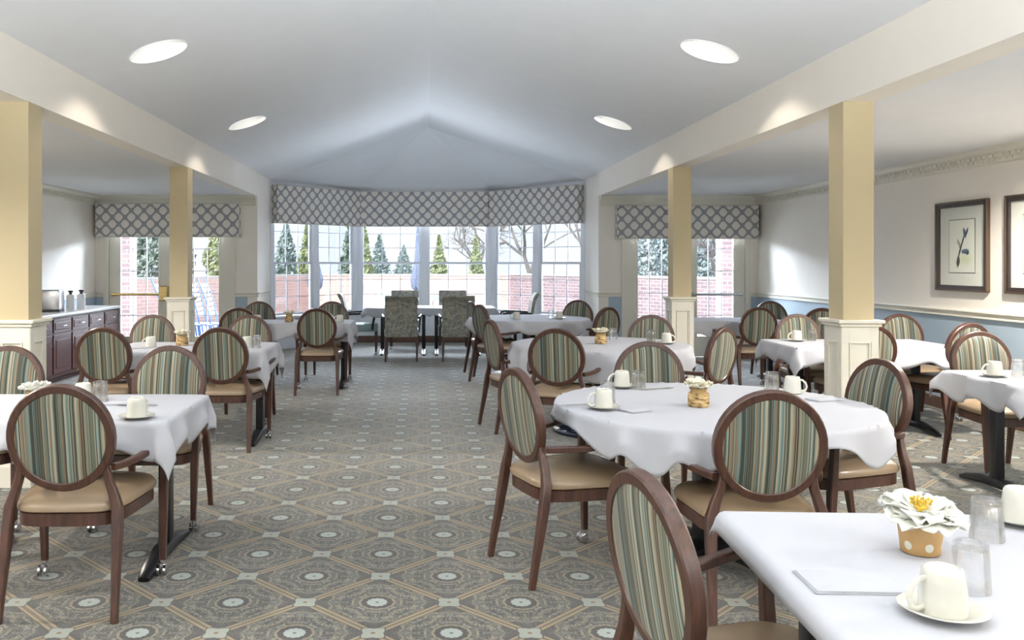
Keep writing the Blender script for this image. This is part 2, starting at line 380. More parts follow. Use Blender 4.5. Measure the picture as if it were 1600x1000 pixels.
def empty(name, loc=(0,0,0), rz=0):
    o = bpy.data.objects.new(name, None); C.objects.link(o); o.location = loc; o.rotation_euler = (0, 0, rz); o.empty_display_size = .1; return o
def tag(o, label=None, cat=None, group=None, kind=None):
    for k_, v_ in (('label', label), ('category', cat), ('group', group), ('kind', kind)):
        if v_: o[k_] = v_
    return o
def struct(o, label=None): o['kind'] = 'structure'; return tag(o, label)
def copy_tree(o, parent=None):
    c = o.copy(); C.objects.link(c)
    if parent: c.parent = parent
    for ch in list(o.children): copy_tree(ch, c)
    return c

# ------------------------------------------------------------------ room shell
XL, XR = -2.5, 2.67           # inner faces of the two beams
WL, WR = -4.95, 5.09          # side walls
Y0, YB, YV, YC = -4.0, 13.1, 14.2, 15.6   # rear wall, back wall, end of vault, centre bay window
ZS, ZK = 2.45, 2.80           # side ceiling, top of the beam face
XP, ZP = .09, 3.66            # ridge
BXL, BXR = -1.18, 1.25        # corners of the centre bay window
ZV = 2.73
def vault_z(x): return ZP-(ZP-ZK)*(abs(x-XP)/((XR-XP) if x > XP else (XP-XL)))
CANS = [(-1.945, 6.37), (-1.945, 9.6), (2.115, 6.37), (2.115, 9.6), (-1.945, 3.2), (2.115, 3.2), (-1.945, -.2), (2.115, -.2), (-1.945, -2.8), (2.115, -2.8)]
CR = .205

fl = MB(); fl.b2(WL-.15, WR+.15, Y0-.15, YC+.15, -.1, 0); struct(fl.build('floor', M['carpet']), 'patterned carpet of lozenges and medallions')

def holed(mb, x0, x1, y0, y1, zf, holes, r):
    xs = holes[0][0]; h = r*1.3; ys = [y0]
    for _, y in sorted(holes, key=lambda q: q[1]): ys += [y-h, y+h]
    ys.append(y1); bm = mb.bm
    P = lambda x, y: bm.verts.new((x, y, zf(x)))
    X = [x0, xs-h, xs+h, x1]
    for i in range(3):
        for j in range(len(ys)-1):
            a, b, c, d = X[i], X[i+1], ys[j], ys[j+1]
            if i == 1 and j % 2 == 1:
                yc = (c+d)/2; n = 48; R1, R2 = [], []
                for k in range(n):
                    t = 2*PI*k/n+PI/4; ct, st = math.cos(t), math.sin(t); sc = h/max(abs(ct), abs(st))
                    R1.append(P(xs+r*ct, yc+r*st)); R2.append(P(xs+sc*ct, yc+sc*st))
                for k in range(n): bm.faces.new((R1[k], R1[(k+1) % n], R2[(k+1) % n], R2[k]))
            else: bm.faces.new((P(a, c), P(b, c), P(b, d), P(a, d)))
YS = .8    # unseen vault behind this line is darkened to cut bounce light on the tables
for nm, xa, xb, sg in (('left', XL, XP, -1), ('right', XP, XR, 1)):
    mb = MB(); holed(mb, xa, xb, YS, YV, vault_z, [c for c in CANS if c[0]*sg > 0 and c[1] > YS], CR); struct(mb.build('ceiling_vault_'+nm, M['ceil'], fixn=False))
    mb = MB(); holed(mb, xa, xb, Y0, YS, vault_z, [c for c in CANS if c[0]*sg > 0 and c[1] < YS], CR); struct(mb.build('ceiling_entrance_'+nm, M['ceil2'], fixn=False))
mb = MB()
pk = (XP, YV, ZP)
mb.poly([(XL, YV, ZK), pk, (BXL, YC, ZV)]); mb.poly([pk, (BXR, YC, ZV), (BXL, YC, ZV)]); mb.poly([pk, (XR, YV, ZK), (BXR, YC, ZV)])
struct(mb.build('ceiling_bay', M['ceil']))
mb = MB(); mb.b2(WL-.15, XL-.1, Y0, YB+.15, ZS, ZS+.1); struct(mb.build('ceiling_side_left', M['ceil']))
mb = MB(); mb.b2(XR+.1, WR+.15, Y0, YB+.15, ZS, ZS+.1); struct(mb.build('ceiling_side_right', M['ceil']))
mb = MB(); mb.b2(XL-.195, XL, Y0, YB, ZS-.001, ZK+.1); struct(mb.build('beam_left', M['wall']))
mb = MB(); mb.b2(XR, XR+.195, Y0, YB, ZS-.001, ZK+.1); struct(mb.build('beam_right', M['wall']))
# side walls, upper paint over a blue dado
for nm, x0, x1 in (('wall_left', WL-.15, WL), ('wall_right', WR, WR+.15)):
    mb = MB(); mb.b2(x0, x1, Y0-.15, YB+.15, 0, .93, mi=1); mb.b2(x0, x1, Y0-.15, YB+.15, .93, ZS, mi=0); struct(mb.build(nm, [M['wall'], M['blue']]))
# back wall pieces beside and above each pair of doors, and the cheeks of the bay
DL = (-4.83, -2.84); DR = (3.02, 4.97)       # outer edges of the door casings
DH = 2.12
def back_wall(nm, xa, xb, d):
    mb = MB()
    for x0, x1 in ((xa, d[0]), (d[1], xb)):
        if x1-x0 > .005: mb.b2(x0, x1, YB, YB+.15, 0, .93, mi=1); mb.b2(x0, x1, YB, YB+.15, .93, ZS+.05)
    mb.b2(d[0], d[1], YB, YB+.15, DH, ZS+.05)
    struct(mb.build(nm, [M['wall'], M['blue']]))
back_wall('wall_back_left', WL, XL-.005, DL); back_wall('wall_back_right', XR+.005, WR, DR)
mb = MB(); mb.b2(XL-.15, XL, YB-.005, YV+.02, 0, ZK+.1); struct(mb.build('wall_bay_cheek_left', M['wall']))
mb = MB(); mb.b2(XR, XR+.15, YB-.005, YV+.02, 0, ZK+.1); struct(mb.build('wall_bay_cheek_right', M['wall']))
# unseen rear wall; its large windows are added to let fill light in
RW = [(-4.75, -2.65), (-2.4, -.05), (.2, 2.55), (2.8, 4.9)]
mb = MB(); xs = [WL]+[v for r in RW for v in r]+[WR]
for i in range(0, len(xs), 2): mb.b2(xs[i], xs[i+1], Y0-.15, Y0, 0, ZS)
for a, b_ in RW: mb.b2(a, b_, Y0-.15, Y0, 0, .35); mb.b2(a, b_, Y0-.15, Y0, 2.3, ZS)
mb.prism([(XL-.195, Y0-.15, ZS), (XR+.195, Y0-.15, ZS), (XR+.195, Y0-.15, ZK), (XP, Y0-.15, ZP+.1), (XL-.195, Y0-.15, ZK)], (0, .15, 0))
struct(mb.build('wall_rear', M['wall']))

# crown moulding with a relief band, chair rails, baseboards
def crown(nm, p0, p1, inward, relief):
    mb = MB(); p0, p1, iv = Vector(p0), Vector(p1), Vector(inward)
    prof = [(0, 0), (.105, 0), (.105, -.018), (.085, -.03), (.075, -.045), (.05, -.06), (.03, -.105), (.025, -.135), (0, -.145)]
    mb.prism([p0+iv*a+Vector((0, 0, z)) for a, z in prof], p1-p0)
    if relief:
        L = (p1-p0).length; t = (p1-p0)/L; n = int(L/.075); rnd = random.Random(2)
        for i in range(n):
            c = p0+t*(i+.5)*.075+iv*.052+Vector((0, 0, -.078))
            mb.box(c, (.02, .042, .03) if abs(t.y) > .5 else (.042, .02, .03), 0, .006)
            c2 = c+t*.0375+iv*(-.008)+Vector((0, 0, -.03)); mb.box(c2, (.014, .02, .03) if abs(t.y) > .5 else (.02, .014, .03), 0, .004)
    return struct(mb.build(nm, M['trim']))
crown('trim_1', (WL, Y0, ZS), (WL, YB, ZS), (1, 0, 0), True); crown('trim_2', (WR, Y0, ZS), (WR, YB, ZS), (-1, 0, 0), True)
crown('trim_3', (WL, YB, ZS), (XL-.02, YB, ZS), (0, -1, 0), False); crown('trim_4', (XR+.02, YB, ZS), (WR, YB, ZS), (0, -1, 0), False)
def rail(nm, p0, p1, inward, z=.95):
    mb = MB(); p0, p1, iv = Vector(p0), Vector(p1), Vector(inward)
    prof = [(0, .035), (.032, .035), (.034, .022), (.018, .012), (.014, -.012), (.022, -.02), (.022, -.03), (0, -.035)]
    mb.prism([p0+iv*a+Vector((0, 0, z+b)) for a, b in prof], p1-p0); return struct(mb.build(nm, M['trim']))
rail('trim_5', (WL, Y0, 0), (WL, YB, 0), (1, 0, 0)); rail('trim_6', (WR, Y0, 0), (WR, YB, 0), (-1, 0, 0))
rail('trim_7', (WL, YB, 0), (DL[0], YB, 0), (0, -1, 0)); rail('trim_8', (DL[1], YB, 0), (XL, YB, 0), (0, -1, 0))
rail('trim_9', (XR, YB, 0), (DR[0], YB, 0), (0, -1, 0)); rail('trim_10', (DR[1], YB, 0), (WR, YB, 0), (0, -1, 0))
rail('trim_11', (XL, YB-.03, 0), (XL, YV-.05, 0), (1, 0, 0)); rail('trim_12', (XR, YB-.03, 0), (XR, YV-.05, 0), (-1, 0, 0))
def baseb(nm, x0, x1, y0, y1): mb = MB(); mb.b2(x0, x1, y0, y1, 0, .12, .006); struct(mb.build(nm, M['base']))
baseb('baseboard_left', WL, WL+.018, Y0, YB); baseb('baseboard_right', WR-.018, WR, Y0, YB)
baseb('baseboard_back_left', DL[1], XL, YB-.018, YB); baseb('baseboard_back_right', XR, DR[0], YB-.018, YB)
baseb('baseboard_bay', BXL, BXR, YC-.02, YC)

# columns: painted shaft over a panelled pedestal with a cap
def column(x, y, aisle):
    root = empty('column', (x, y, 0)); root['kind'] = 'structure'
    mb = MB(); mb.box((0, 0, (1.05+ZS)/2), (.195, .195, ZS-1.05)); mb.build('shaft', M['tan'], root)
    mb = MB(); W = .235
    mb.box((0, 0, .52), (W-.02, W-.02, 1.04))
    for a in range(4):
        ca, sa = math.cos(a*PI/2), math.sin(a*PI/2)
        def bx(u, z, du, dz, out=.5*W-.005, th=.014):
            cx, cy = (out*ca-u*sa, out*sa+u*ca)
            mb.box((cx, cy, z), (th, du, dz) if a % 2 == 0 else (du, th, dz), 0, .003)
        for s_ in (-1, 1): bx(s_*(W/2-.024), .52, .046, 1.0)
        bx(0, .97, W-.09, .10); bx(0, .10, W-.09, .20)
        for s_ in (-1, 1): bx(s_*(W/2-.056), .56, .012, .72, .5*W-.006, .02)
        bx(0, .92, W-.11, .012, .5*W-.006, .02); bx(0, .20, W-.11, .012, .5*W-.006, .02)
    mb.box((0, 0, .07), (W+.02, W+.02, .14), 0, .006); mb.build('pedestal', M['trim'], root)
    mb = MB(); mb.box((0, 0, 1.03), (W+.03, W+.03, .02), 0, .004); mb.box((0, 0, 1.052), (W+.06, W+.06, .022), 0, .006); mb.build('cap', M['trim'], root)
for y in (5.58, 9.3, 1.9): column(XL-.0975, y, 1); column(XR+.0975, y, -1)

# ------------------------------------------------------------------ recessed lights in the vault
for i, (x, y) in enumerate(CANS):
    root = empty('recessed_light', (x, y, vault_z(x)))
    side = 'left' if x < 0 else 'right'
    where = 'nearer' if y < 7 else 'farther'
    tag(root, f'round white recessed downlight in the {side} vault slope, {where} of the two on that slope' if y > 4 else f'recessed downlight in the {side} vault slope overhead before the first column', 'ceiling light', 'recessed lights in the vault')
    zr = lambda px, py: vault_z(x+px)-vault_z(x)
    mb = MB(); n = 48
    rings = []
    for r, dz, k_ in ((CR+.008, -.004, 1), (CR-.002, -.006, 1), (CR-.004, .004, 1), (CR-.012, .05, .7), (.12, .125, 0)):
        rings.append([mb.bm.verts.new((r*math.cos(2*PI*j/n), r*math.sin(2*PI*j/n), zr(r*math.cos(2*PI*j/n), 0)*k_+dz)) for j in range(n)])
    for A, B in zip(rings, rings[1:]):
        for j in range(n): mb.bm.faces.new((A[j], A[(j+1) % n], B[(j+1) % n], B[j]))
    mb.build('reflector', M['canw'], root, True)
    mb = MB(); mb.lathe([(0, .123), (.121, .123), (.121, .14), (0, .14)], n=32); mb.build('lens', M['lens'], root, True)
    light('downlight', 'SPOT', (0, 0, .0), CAN_W if y > 1 else CAN_W*.2, (1, .90, .76), (0, 0, 0), .05, spot=(116, .25), parent=root)
    light('can_glow', 'POINT', (0, 0, .085), CAN_FILL, (1, .95, .88), size=.03, parent=root)

SIDE_FILL = [(4.4, 6.1), (4.3, 2.6), (4.3, -.6), (-3.8, 6.6), (-3.8, 3.6), (-3.8, .6)]  # added lamps out of view that brighten the side walls
for x, y in SIDE_FILL:
    root = empty('recessed_light', (x, y, ZS)); tag(root, 'small recessed downlight in the flat side ceiling ahead of the picture edge', 'ceiling light', 'recessed lights in the side ceilings')
    mb = MB(); mb.lathe([(.10, -.006), (.085, -.004), (.082, -.001)], n=32); mb.build('trim_ring', M['canw'], root, True)
    mb = MB(); mb.lathe([(0, -.002), (.082, -.002), (.082, -.0005), (0, -.0005)], n=32); mb.build('lens', M['lens'], root, True)
    light('downlight', 'SPOT', (0, 0, -.03), SIDE_W*(1.7 if y > 5.8 and x > 0 else 1), (1, .93, .84), (0, 0, 0), .07, spot=(160, .5), parent=root)

# ------------------------------------------------------------------ windows
def window_unit(nm, p0, p1, z0, z1, cols, sash_n, pane_rows=3):
    """double-hung windows side by side between floor points p0 and p1 (left to right seen from inside); local X runs along, local -Y is the room"""
    p0, p1 = Vector((*p0, 0)), Vector((*p1, 0)); L = (p1-p0).length; ang = math.atan2(p1.y-p0.y, p1.x-p0.x)
    root = empty(nm, p0, ang); root['kind'] = 'structure'
    mb = MB(); mb.b2(0, L, 0, .14, 0, z0-.04); mb.b2(0, L, 0, .14, z1+.0, ZV+.12)
    mb.b2(.05, L-.05, -.012, 0, .2, z0-.12, .004); mb.build('wall_panel', M['white'], root)
    mb = MB(); mb.b2(-.0, L, -.07, .10, z0-.045, z0-.01, .008); mb.build('sill', M['white'], root)
    mb = MB(); e = .075
    edges = [e]+[e+(L-2*e)*(i+1)/sash_n for i in range(sash_n)]
    mb.b2(0, e, -.01, .12, z0-.01, z1); mb.b2(L-e, L, -.01, .12, z0-.01, z1); mb.b2(0, L, -.01, .12, z1-.05, z1)
    for i in range(1, sash_n): mb.b2(edges[i]-.06, edges[i]+.06, -.015, .12, z0-.01, z1, .006)
    mb.build('frame', M['white'], root)
    zm = (z0+z1)/2
    for i in range(sash_n):
        a = edges[i]+(.06 if i else 0); b = edges[i+1]-(.06 if i < sash_n-1 else 0)
        for lo, hi, dy in ((z0, zm+.02, .03), (zm-.02, z1-.05, .065)):
            mb = MB(); s_ = .038
            mb.b2(a, a+s_, dy-.018, dy+.018, lo, hi); mb.b2(b-s_, b, dy-.018, dy+.018, lo, hi)
            mb.b2(a+s_, b-s_, dy-.018, dy+.018, lo, lo+s_); mb.b2(a+s_, b-s_, dy-.018, dy+.018, hi-s_, hi)
            for c in range(1, cols): xx = a+s_+(b-a-2*s_)*c/cols; mb.b2(xx-.006, xx+.006, dy-.008, dy+.008, lo+s_, hi-s_)
            for r in range(1, pane_rows): zz = lo+s_+(hi-lo-2*s_)*r/pane_rows; mb.b2(a+s_, b-s_, dy-.008, dy+.008, zz-.006, zz+.006)
            sash = mb.build('sash', M['white'], root)
            mb = MB(); mb.b2(a+s_-.005, b-s_+.005, dy-.002, dy+.002, lo+s_-.005, hi-s_+.005); mb.build('pane', M['glass'], sash)
    return root
zb0, zb1 = .56, 2.30
window_unit('window_1', (XL, YV), (BXL, YC), zb0, zb1, 3, 2)
window_unit('window_2', (BXL, YC), (BXR, YC), zb0, zb1, 3, 2)
window_unit('window_3', (BXR, YC), (XR, YV), zb0, zb1, 3, 2)
for i, (a, b_) in enumerate(RW):  # unseen rear windows, added to go with the fill lamps
    root = window_unit('window_%d' % (i+4), (b_, Y0), (a, Y0), .40, 2.3, 3, 2)
    for ch in root.children:
        if ch.name.startswith('wall_panel'): bpy.data.objects.remove(ch)
# portals, then added fill lamps outside the rear windows, aimed up at the ceiling
def mid(a, b): return ((a[0]+b[0])/2, (a[1]+b[1])/2)
for (a, b_) in (((XL, YV), (BXL, YC)), ((BXL, YC), (BXR, YC)), ((BXR, YC), (XR, YV))):
    L = math.hypot(b_[0]-a[0], b_[1]-a[1]); ang = math.atan2(b_[1]-a[1], b_[0]-a[0]); c = mid(a, b_)
    light('sky_portal', 'AREA', (c[0]-.2*math.sin(ang), c[1]+.2*math.cos(ang), 1.43), 1, rot=(-PI/2, 0, ang), size=L, size_y=1.75, portal=True)
for d in (DL, DR): light('sky_portal', 'AREA', ((d[0]+d[1])/2, YB+.25, 1.05), 1, rot=(-PI/2, 0, 0), size=d[1]-d[0]-.2, size_y=2.1, portal=True)
for a, b_ in RW: light('window_daylight', 'AREA', ((a+b_)/2, Y0-.75, .8), REAR_W*(1.25 if abs(a+b_) < 3 else .6), (.93, .96, 1), rot=(PI/2+REAR_T, 0, 0), size=2.2, size_y=1.2).data.spread = math.radians(REAR_SP)

# added area lamps standing in for skylight and patio bounce, hidden from view
light('sky_above_bay', 'AREA', (.05, 17.6, 3.3), BAY_W, (.80, .88, 1), rot=(-PI/2+.5, 0, 0), size=6, size_y=1.8)
light('sunlit_patio_bounce', 'AREA', (.05, 16.75, .0), PATIO_W, (.84, .90, 1), rot=(-PI/2-.75, 0, 0), size=5, size_y=.8)  # lamp added below the sill to brighten the ceiling near the bay
light('sky_above_doors', 'AREA', (-3.85, 14.9, 2.85), DOOR_W, (.80, .88, 1), rot=(-PI/2+.35, 0, 0), size=2.4, size_y=1.6)
light('sky_above_doors', 'AREA', (4.0, 14.9, 2.85), DOOR_W, (.80, .88, 1), rot=(-PI/2+.35, 0, 0), size=2.4, size_y=1.6)

# ------------------------------------------------------------------ doors
def doors(idx, d, bar_leaf):
    for k, mats in ((0, 0),):
        mb = MB(); c = .075; y0, y1 = YB-.02, YB+.12
        mb.b2(d[0], d[0]+c, y0, y1, 0, DH); mb.b2(d[1]-c, d[1], y0, y1, 0, DH); mb.b2(d[0]+c, d[1]-c, y0, y1, DH-c, DH)
        struct(mb.build('trim_%d' % (idx+20), M['trim']))
    x0, x1 = d[0]+c, d[1]-c; xm = (x0+x1)/2
    for li, (a, b) in enumerate(((x0+.003, xm-.002), (xm+.002, x1-.003))):
        root = empty('door_%d' % (idx*2+li-1), (a, YB+.04, 0)); root['kind'] = 'structure'
        W = b-a; st = .155; g0, g1 = .30, 1.98
        mb = MB(); mb.b2(0, st, -.022, .022, .01, DH-.08); mb.b2(W-st, W, -.022, .022, .01, DH-.08)
        mb.b2(st, W-st, -.022, .022, .01, g0); mb.b2(st, W-st, -.022, .022, g1, DH-.08)
        mb.b2(st-.004, st+.016, -.03, .03, g0, g1); mb.b2(W-st-.016, W-st+.004, -.03, .03, g0, g1); mb.b2(st, W-st, -.03, .03, g0, g0+.016)
        mb.build('leaf', M['trim'], root)
        mb = MB(); n = 3
        for c_ in range(1, n): xx = st+(W-2*st)*c_/n; mb.b2(xx-.006, xx+.006, -.01, .01, g0, g1)
        for r in range(1, 5): zz = g0+(g1-g0)*r/5; mb.b2(st, W-st, -.01, .01, zz-.006, zz+.006)
        mb.build('glazing_bars', M['white'], root)
        mb = MB(); mb.b2(st, W-st, -.003, .003, g0, g1); mb.build('pane', M['glass'], root)
        if li == bar_leaf:
            s_ = 1 if bar_leaf == 0 else -1
            mb = MB(); mb.sweep([(.06, -.09, .955), (W-.06, -.09, .955)], (.045, .036), n=10, sq=.3)
            mb.b2(.05, .11, -.085, -.022, .93, .98, .004); mb.b2(W-.11, W-.05, -.085, -.022, .93, .98, .004)
            pb = mb.build('push_bar', [M['steel'] if idx == 2 else M['brass']], root, True)
            if idx == 1:
                mb = MB(); mb.b2(W-.14, W-.01, -.12, -.022, .86, 1.08, .01); mb.b2(W-.10, W-.02, -.135, -.11, .9, .99, .006); mb.build('latch_case', M['brass'], pb)
doors(1, DL, 0); doors(2, DR, 1)

# ------------------------------------------------------------------ valances
def valance(p0, p1, z0, z1, depth, label, back=0.0):
    """fabric-covered cornice box hung in front of a window; local X along, local Z up with its own pattern origin"""
    p0, p1 = Vector((*p0, 0)), Vector((*p1, 0)); L = (p1-p0).length; ang = math.atan2(p1.y-p0.y, p1.x-p0.x)
    root = empty('valance', (p0.x, p0.y, z0), ang); tag(root, label, 'valance', 'lattice patterned valances')
    H = z1-z0; t = .02
    mb = MB(); mb.b2(0, L, -depth, -depth+t, 0, H, .004); mb.build('front_board', M['valance'], root)
    mb = MB(); mb.b2(-.004, t, -depth+.004, -back, .002, H-.002, .004); mb.build('side_board', M['valance'], root)
    mb = MB(); mb.b2(L-t, L+.004, -depth+.004, -back, .002, H-.002, .004); mb.build('side_board', M['valance'], root)
    mb = MB(); mb.sweep([(0, -depth-.002, .006), (L, -depth-.002, .006)], (.012, .012), n=6); mb.sweep([(0, -depth-.002, H-.006), (L, -depth-.002, H-.006)], (.012, .012), n=6)
    mb.build('piping', M['piping'], root)
    return root
dv = .16
def inset(p0, p1, a, b):
    v = Vector((p1[0]-p0[0], p1[1]-p0[1])); L = v.length; v /= L
    return (p0[0]+v.x*a, p0[1]+v.y*a), (p1[0]-v.x*b, p1[1]-v.y*b)
t_ = dv*math.tan(math.radians(22.5))
a, b = inset((XL, YV), (BXL, YC), .03, t_+.004); valance(a, b, 2.08, 2.715, dv, 'lattice valance over the left angled bay window')
a, b = inset((BXL, YC), (BXR, YC), t_+.004, t_+.004); valance(a, b, 2.08, 2.715, dv, 'wide lattice valance over the middle bay window')
a, b = inset((BXR, YC), (XR, YV), t_+.004, .03); valance(a, b, 2.08, 2.715, dv, 'lattice valance over the right angled bay window')
valance((-4.90, YB), (-2.76, YB), 1.815, 2.325, dv, 'grey lattice valance above the doors by the sideboard')
valance((2.92, YB), (5.04, YB), 1.79, 2.30, dv, 'grey lattice valance above the doors on the pictures side')

# ------------------------------------------------------------------ dining chair (faces +Y, origin on the floor under its middle)
BZ, BRX, BRZ = .722, .198, .201
def lean(z): return -.205-.145*(z-.50)
def make_dining_chair():
    root = empty('dining_chair')
    n = 40; mb = MB()
    path = [(BRX*math.cos(2*PI*i/n), lean(BZ+BRZ*math.sin(2*PI*i/n)), BZ+BRZ*math.sin(2*PI*i/n)) for i in range(n)]
    mb.sweep(path, (.036, .040), up=(0, -1, -.145), n=8, sq=.6, closed=True); mb.build('back_frame', M['wood'], root, True)
    mb = MB(); rings = []
    K = 10; nn = 36
    for side in (1, -1):
        for k in range(K+1):
            f = k/K; r = math.sin(f*PI/2); bulge = .012+(.028 if side > 0 else .012)*math.cos(f*PI/2)**.8
            R_ = []
            if k == 0: R_ = [mb.bm.verts.new((0, lean(BZ)+side*bulge, BZ))]
            else:
                for j in range(nn):
                    t = 2*PI*j/nn; z = BZ+(BRZ-.010)*r*math.sin(t); R_.append(mb.bm.verts.new(((BRX-.010)*r*math.cos(t), lean(z)+side*bulge, z)))
            rings.append(R_)
    for s0 in (0, K+1):
        for k in range(K):
            A, B = rings[s0+k], rings[s0+k+1]
            for j in range(nn):
                q = list(dict.fromkeys([A[j % len(A)], A[(j+1) % len(A)], B[(j+1) % nn], B[j % nn]])); mb.bm.faces.new(q)
    A, B = rings[K], rings[2*K+1]
    for j in range(nn): mb.bm.faces.new((A[j], A[(j+1) % nn], B[(j+1) % nn], B[j]))
    mb.build('backrest', M['stripe'], root, 60)
    # seat rail and cushion
    def outline(s, z, g=0, m=10):
        pts = []; rear, front, y0, y1 = .205+g, .262+g, -.225-g, .262+g
        for i in range(m*4):
            t = 2*PI*i/(m*4)+PI/4; c_, s_ = math.cos(t), math.sin(t); e = .42
            u = math.copysign(abs(c_)**e, c_); v = math.copysign(abs(s_)**e, s_)
            y = (y0+y1)/2+(y1-y0)/2*v*s; wd = rear+(front-rear)*((v+1)/2); pts.append((wd*u*s, y+(.012 if v > .9 else 0)*s, z))
        return pts
    def loft(levels, name, mat):
        mb = MB(); R_ = [[mb.bm.verts.new(p) for p in outline(s, z, g)] for s, z, g in levels]
        for A, B in zip(R_, R_[1:]):
            for j in range(len(A)): mb.bm.faces.new((A[j], A[(j+1) % len(A)], B[(j+1) % len(A)], B[j]))
        mb.bm.faces.new(R_[0][::-1]); mb.bm.faces.new(R_[-1]); mb.build(name, mat, root, 50)
    loft([(.94, .358, 0), (1, .362, 0), (1, .412, 0), (.96, .418, 0)], 'seat_rail', M['wood'])
    loft([(.97, .414, 0), (1, .422, .008), (1, .440, .010), (.975, .456, .006), (.92, .468, 0), (.8, .478, 0), (.6, .485, 0), (.3, .489, 0), (.05, .490, 0)], 'seat', M['leather'])
    for s in (-1, 1):
        mb = MB()
        mb.sweep([(s*.228, -.292, 0), (s*.226, -.275, .10), (s*.222, -.248, .24), (s*.219, -.228, .36), (s*.215, -.216, .44), (s*.196, -.212, .50), (s*.176, -.216, .56), (s*.172, lean(.61), .612)],
                 [(.028, .028), (.031, .031), (.037, .038), (.042, .044), (.042, .042), (.036, .036), (.032, .030), (.020, .024)], up=(0, 1, 0), n=8, sq=.6)
        mb.build('leg', M['wood'], root, True)
    for s in (-1, 1):
        mb = MB()
        mb.sweep([(s*.268, .246, .066), (s*.270, .244, .2), (s*.272, .240, .36), (s*.280, .236, .50), (s*.288, .236, .632)],
                 [(.028, .028), (.033, .033), (.040, .042), (.034, .036), (.032, .034)], up=(0, 1, 0), n=8, sq=.6)
        lg = mb.build('leg', M['wood'], root, True)
        mb = MB(); mb.lathe([(0, .07), (.017, .07), (.017, .055), (.009, .05), (.009, .03), (0, .03)], (s*.268, .246, 0), 12)
        for q in (-1, 1): mb.lathe([(0, -.009), (.019, -.009), (.0265, -.005), (.0265, .006), (.016, .010), (0, .010)], (s*.268+q*.014, .232, .0268), 16, 'X')
        mb.build('caster', M['chrome'], lg, True)
        mb = MB()
        mb.sweep([(s*.197, lean(.60)+.01, .598), (s*.222, -.15, .598), (s*.252, -.04, .602), (s*.278, .08, .618), (s*.290, .18, .638), (s*.292, .255, .648), (s*.290, .295, .640)],
                 [(.026, .030), (.030, .028), (.036, .026), (.042, .026), (.048, .028), (.050, .028), (.040, .022)], up=(0, 0, 1), n=8, sq=.5)
        mb.build('arm', M['wood'], root, True)
    return root
proto = make_dining_chair(); used = []
def chair(x, y, deg, label, group):
    o = proto if not used else copy_tree(proto); used.append(1)
    o.location = (x, y, 0); o.rotation_euler = (0, 0, math.radians(deg)); tag(o, label, 'chair', group); return o
g = 'oval back dining chairs'
G1, G2, G3, G4 = 'chairs at the near left table', 'chairs at the large round table', 'chairs at the second round table', 'chairs at the far round table'
G5, G6, G7, G8, G9 = 'chairs at the middle left table', 'chairs at the far left table', 'chairs at the right aisle tables', 'chairs at the right edge table', 'chairs at the foreground table'
chair(-1.45, 3.70, 1, 'oval-backed armchair with its striped back to us, nearest on the left side of the room', G1)
chair(-1.475, 4.80, 180, 'striped oval-backed armchair facing us across the nearest left table, behind the cup and saucer', G1)
chair(-2.42, 4.80, 180, 'striped oval-backed armchair facing us, cut by the left picture edge beside the first left column', G1)
chair(.68, 4.07, -71.3, 'oval-backed armchair seen from the side, at the aisle side of the large round table', G2)
chair(1.335, 3.54, -2, 'oval-backed armchair with its back to us between the foreground table and the large round table', G2)
chair(1.39, 5.08, 179, 'striped armchair facing us from the far side of the large round table', G2)
chair(2.06, 4.30, 103, 'striped armchair facing the aisle beside the panelled foot of the right near column', G2)
chair(.766, 2.05, -79, 'closest armchair, leaning brown oval frame cut by the bottom of the picture', G9)
chair(1.08, 6.66, -20, 'oval-backed armchair with its back to us at the aisle side of the second round table', G3)
chair(.84, 7.48, -76, 'oval-backed armchair seen almost edge-on at the aisle end of the second round table', G3)
chair(2.06, 7.86, 160, 'striped armchair facing us behind the second round table, before the far right column', G3)
chair(2.10, 6.72, 42, 'armchair turned away at the column side of the second round table', G3)
chair(.88, 11.12, -78, 'rear one of two overlapping armchairs on the aisle side of the far round table', G4)
chair(.92, 10.30, -68, 'front one of two overlapping armchairs on the aisle side of the far round table', G4)
chair(1.93, 11.2, 150, 'armchair facing us at the far round table by the bay cheek wall', G4)
chair(1.90, 9.80, 38, 'armchair turned away at the near right of the far round table', G4)
chair(-2.42, 6.80, 0, 'oval-backed armchair with its back to us beside the cherry sideboard', G5)
chair(-1.52, 6.78, -2, 'oval-backed armchair with its back to us at the aisle end of the middle left table', G5)
chair(-2.52, 7.84, 180, 'striped armchair facing us across the middle left table, in front of the glazed door', G5)
chair(-1.63, 7.84, 178, 'striped armchair facing us across the middle left table, nearest the aisle', G5)
chair(-2.05, 9.72, 8, 'dark-looking armchair with its back to us behind the middle left table', G6)
chair(-1.14, 9.58, 0, 'oval-backed armchair with its back to us at the aisle end of the far left table', G6)
chair(-2.08, 10.75, 180, 'armchair facing us at the far left table, in front of the dado wall', G6)
chair(-1.15, 10.75, 180, 'armchair facing us at the far left table, in front of the left bay window', G6)
chair(3.72, 9.85, 4, 'oval-backed armchair with its back to us just right of the far right column', G7)
chair(4.47, 10.85, 180, 'armchair facing us near the far corner of the right wall', G7)
chair(4.38, 9.62, -10, 'armchair with its back to us half hidden by the near right column, far table', G7)
chair(3.57, 7.98, 180, 'striped armchair facing us behind a cup and glass, just left of the near right column', G7)
chair(4.56, 8.0, 180, 'striped armchair facing us against the blue dado, just right of the near right column', G7)
chair(3.55, 7.10, 0, 'armchair with its back to us mostly hidden behind the near right column', G7)
chair(4.40, 7.28, 12, 'armchair with its back to us at the right end of the right aisle table', G7)
chair(3.94, 5.86, 180, 'striped armchair facing us under the framed pictures at the right edge table', G8)

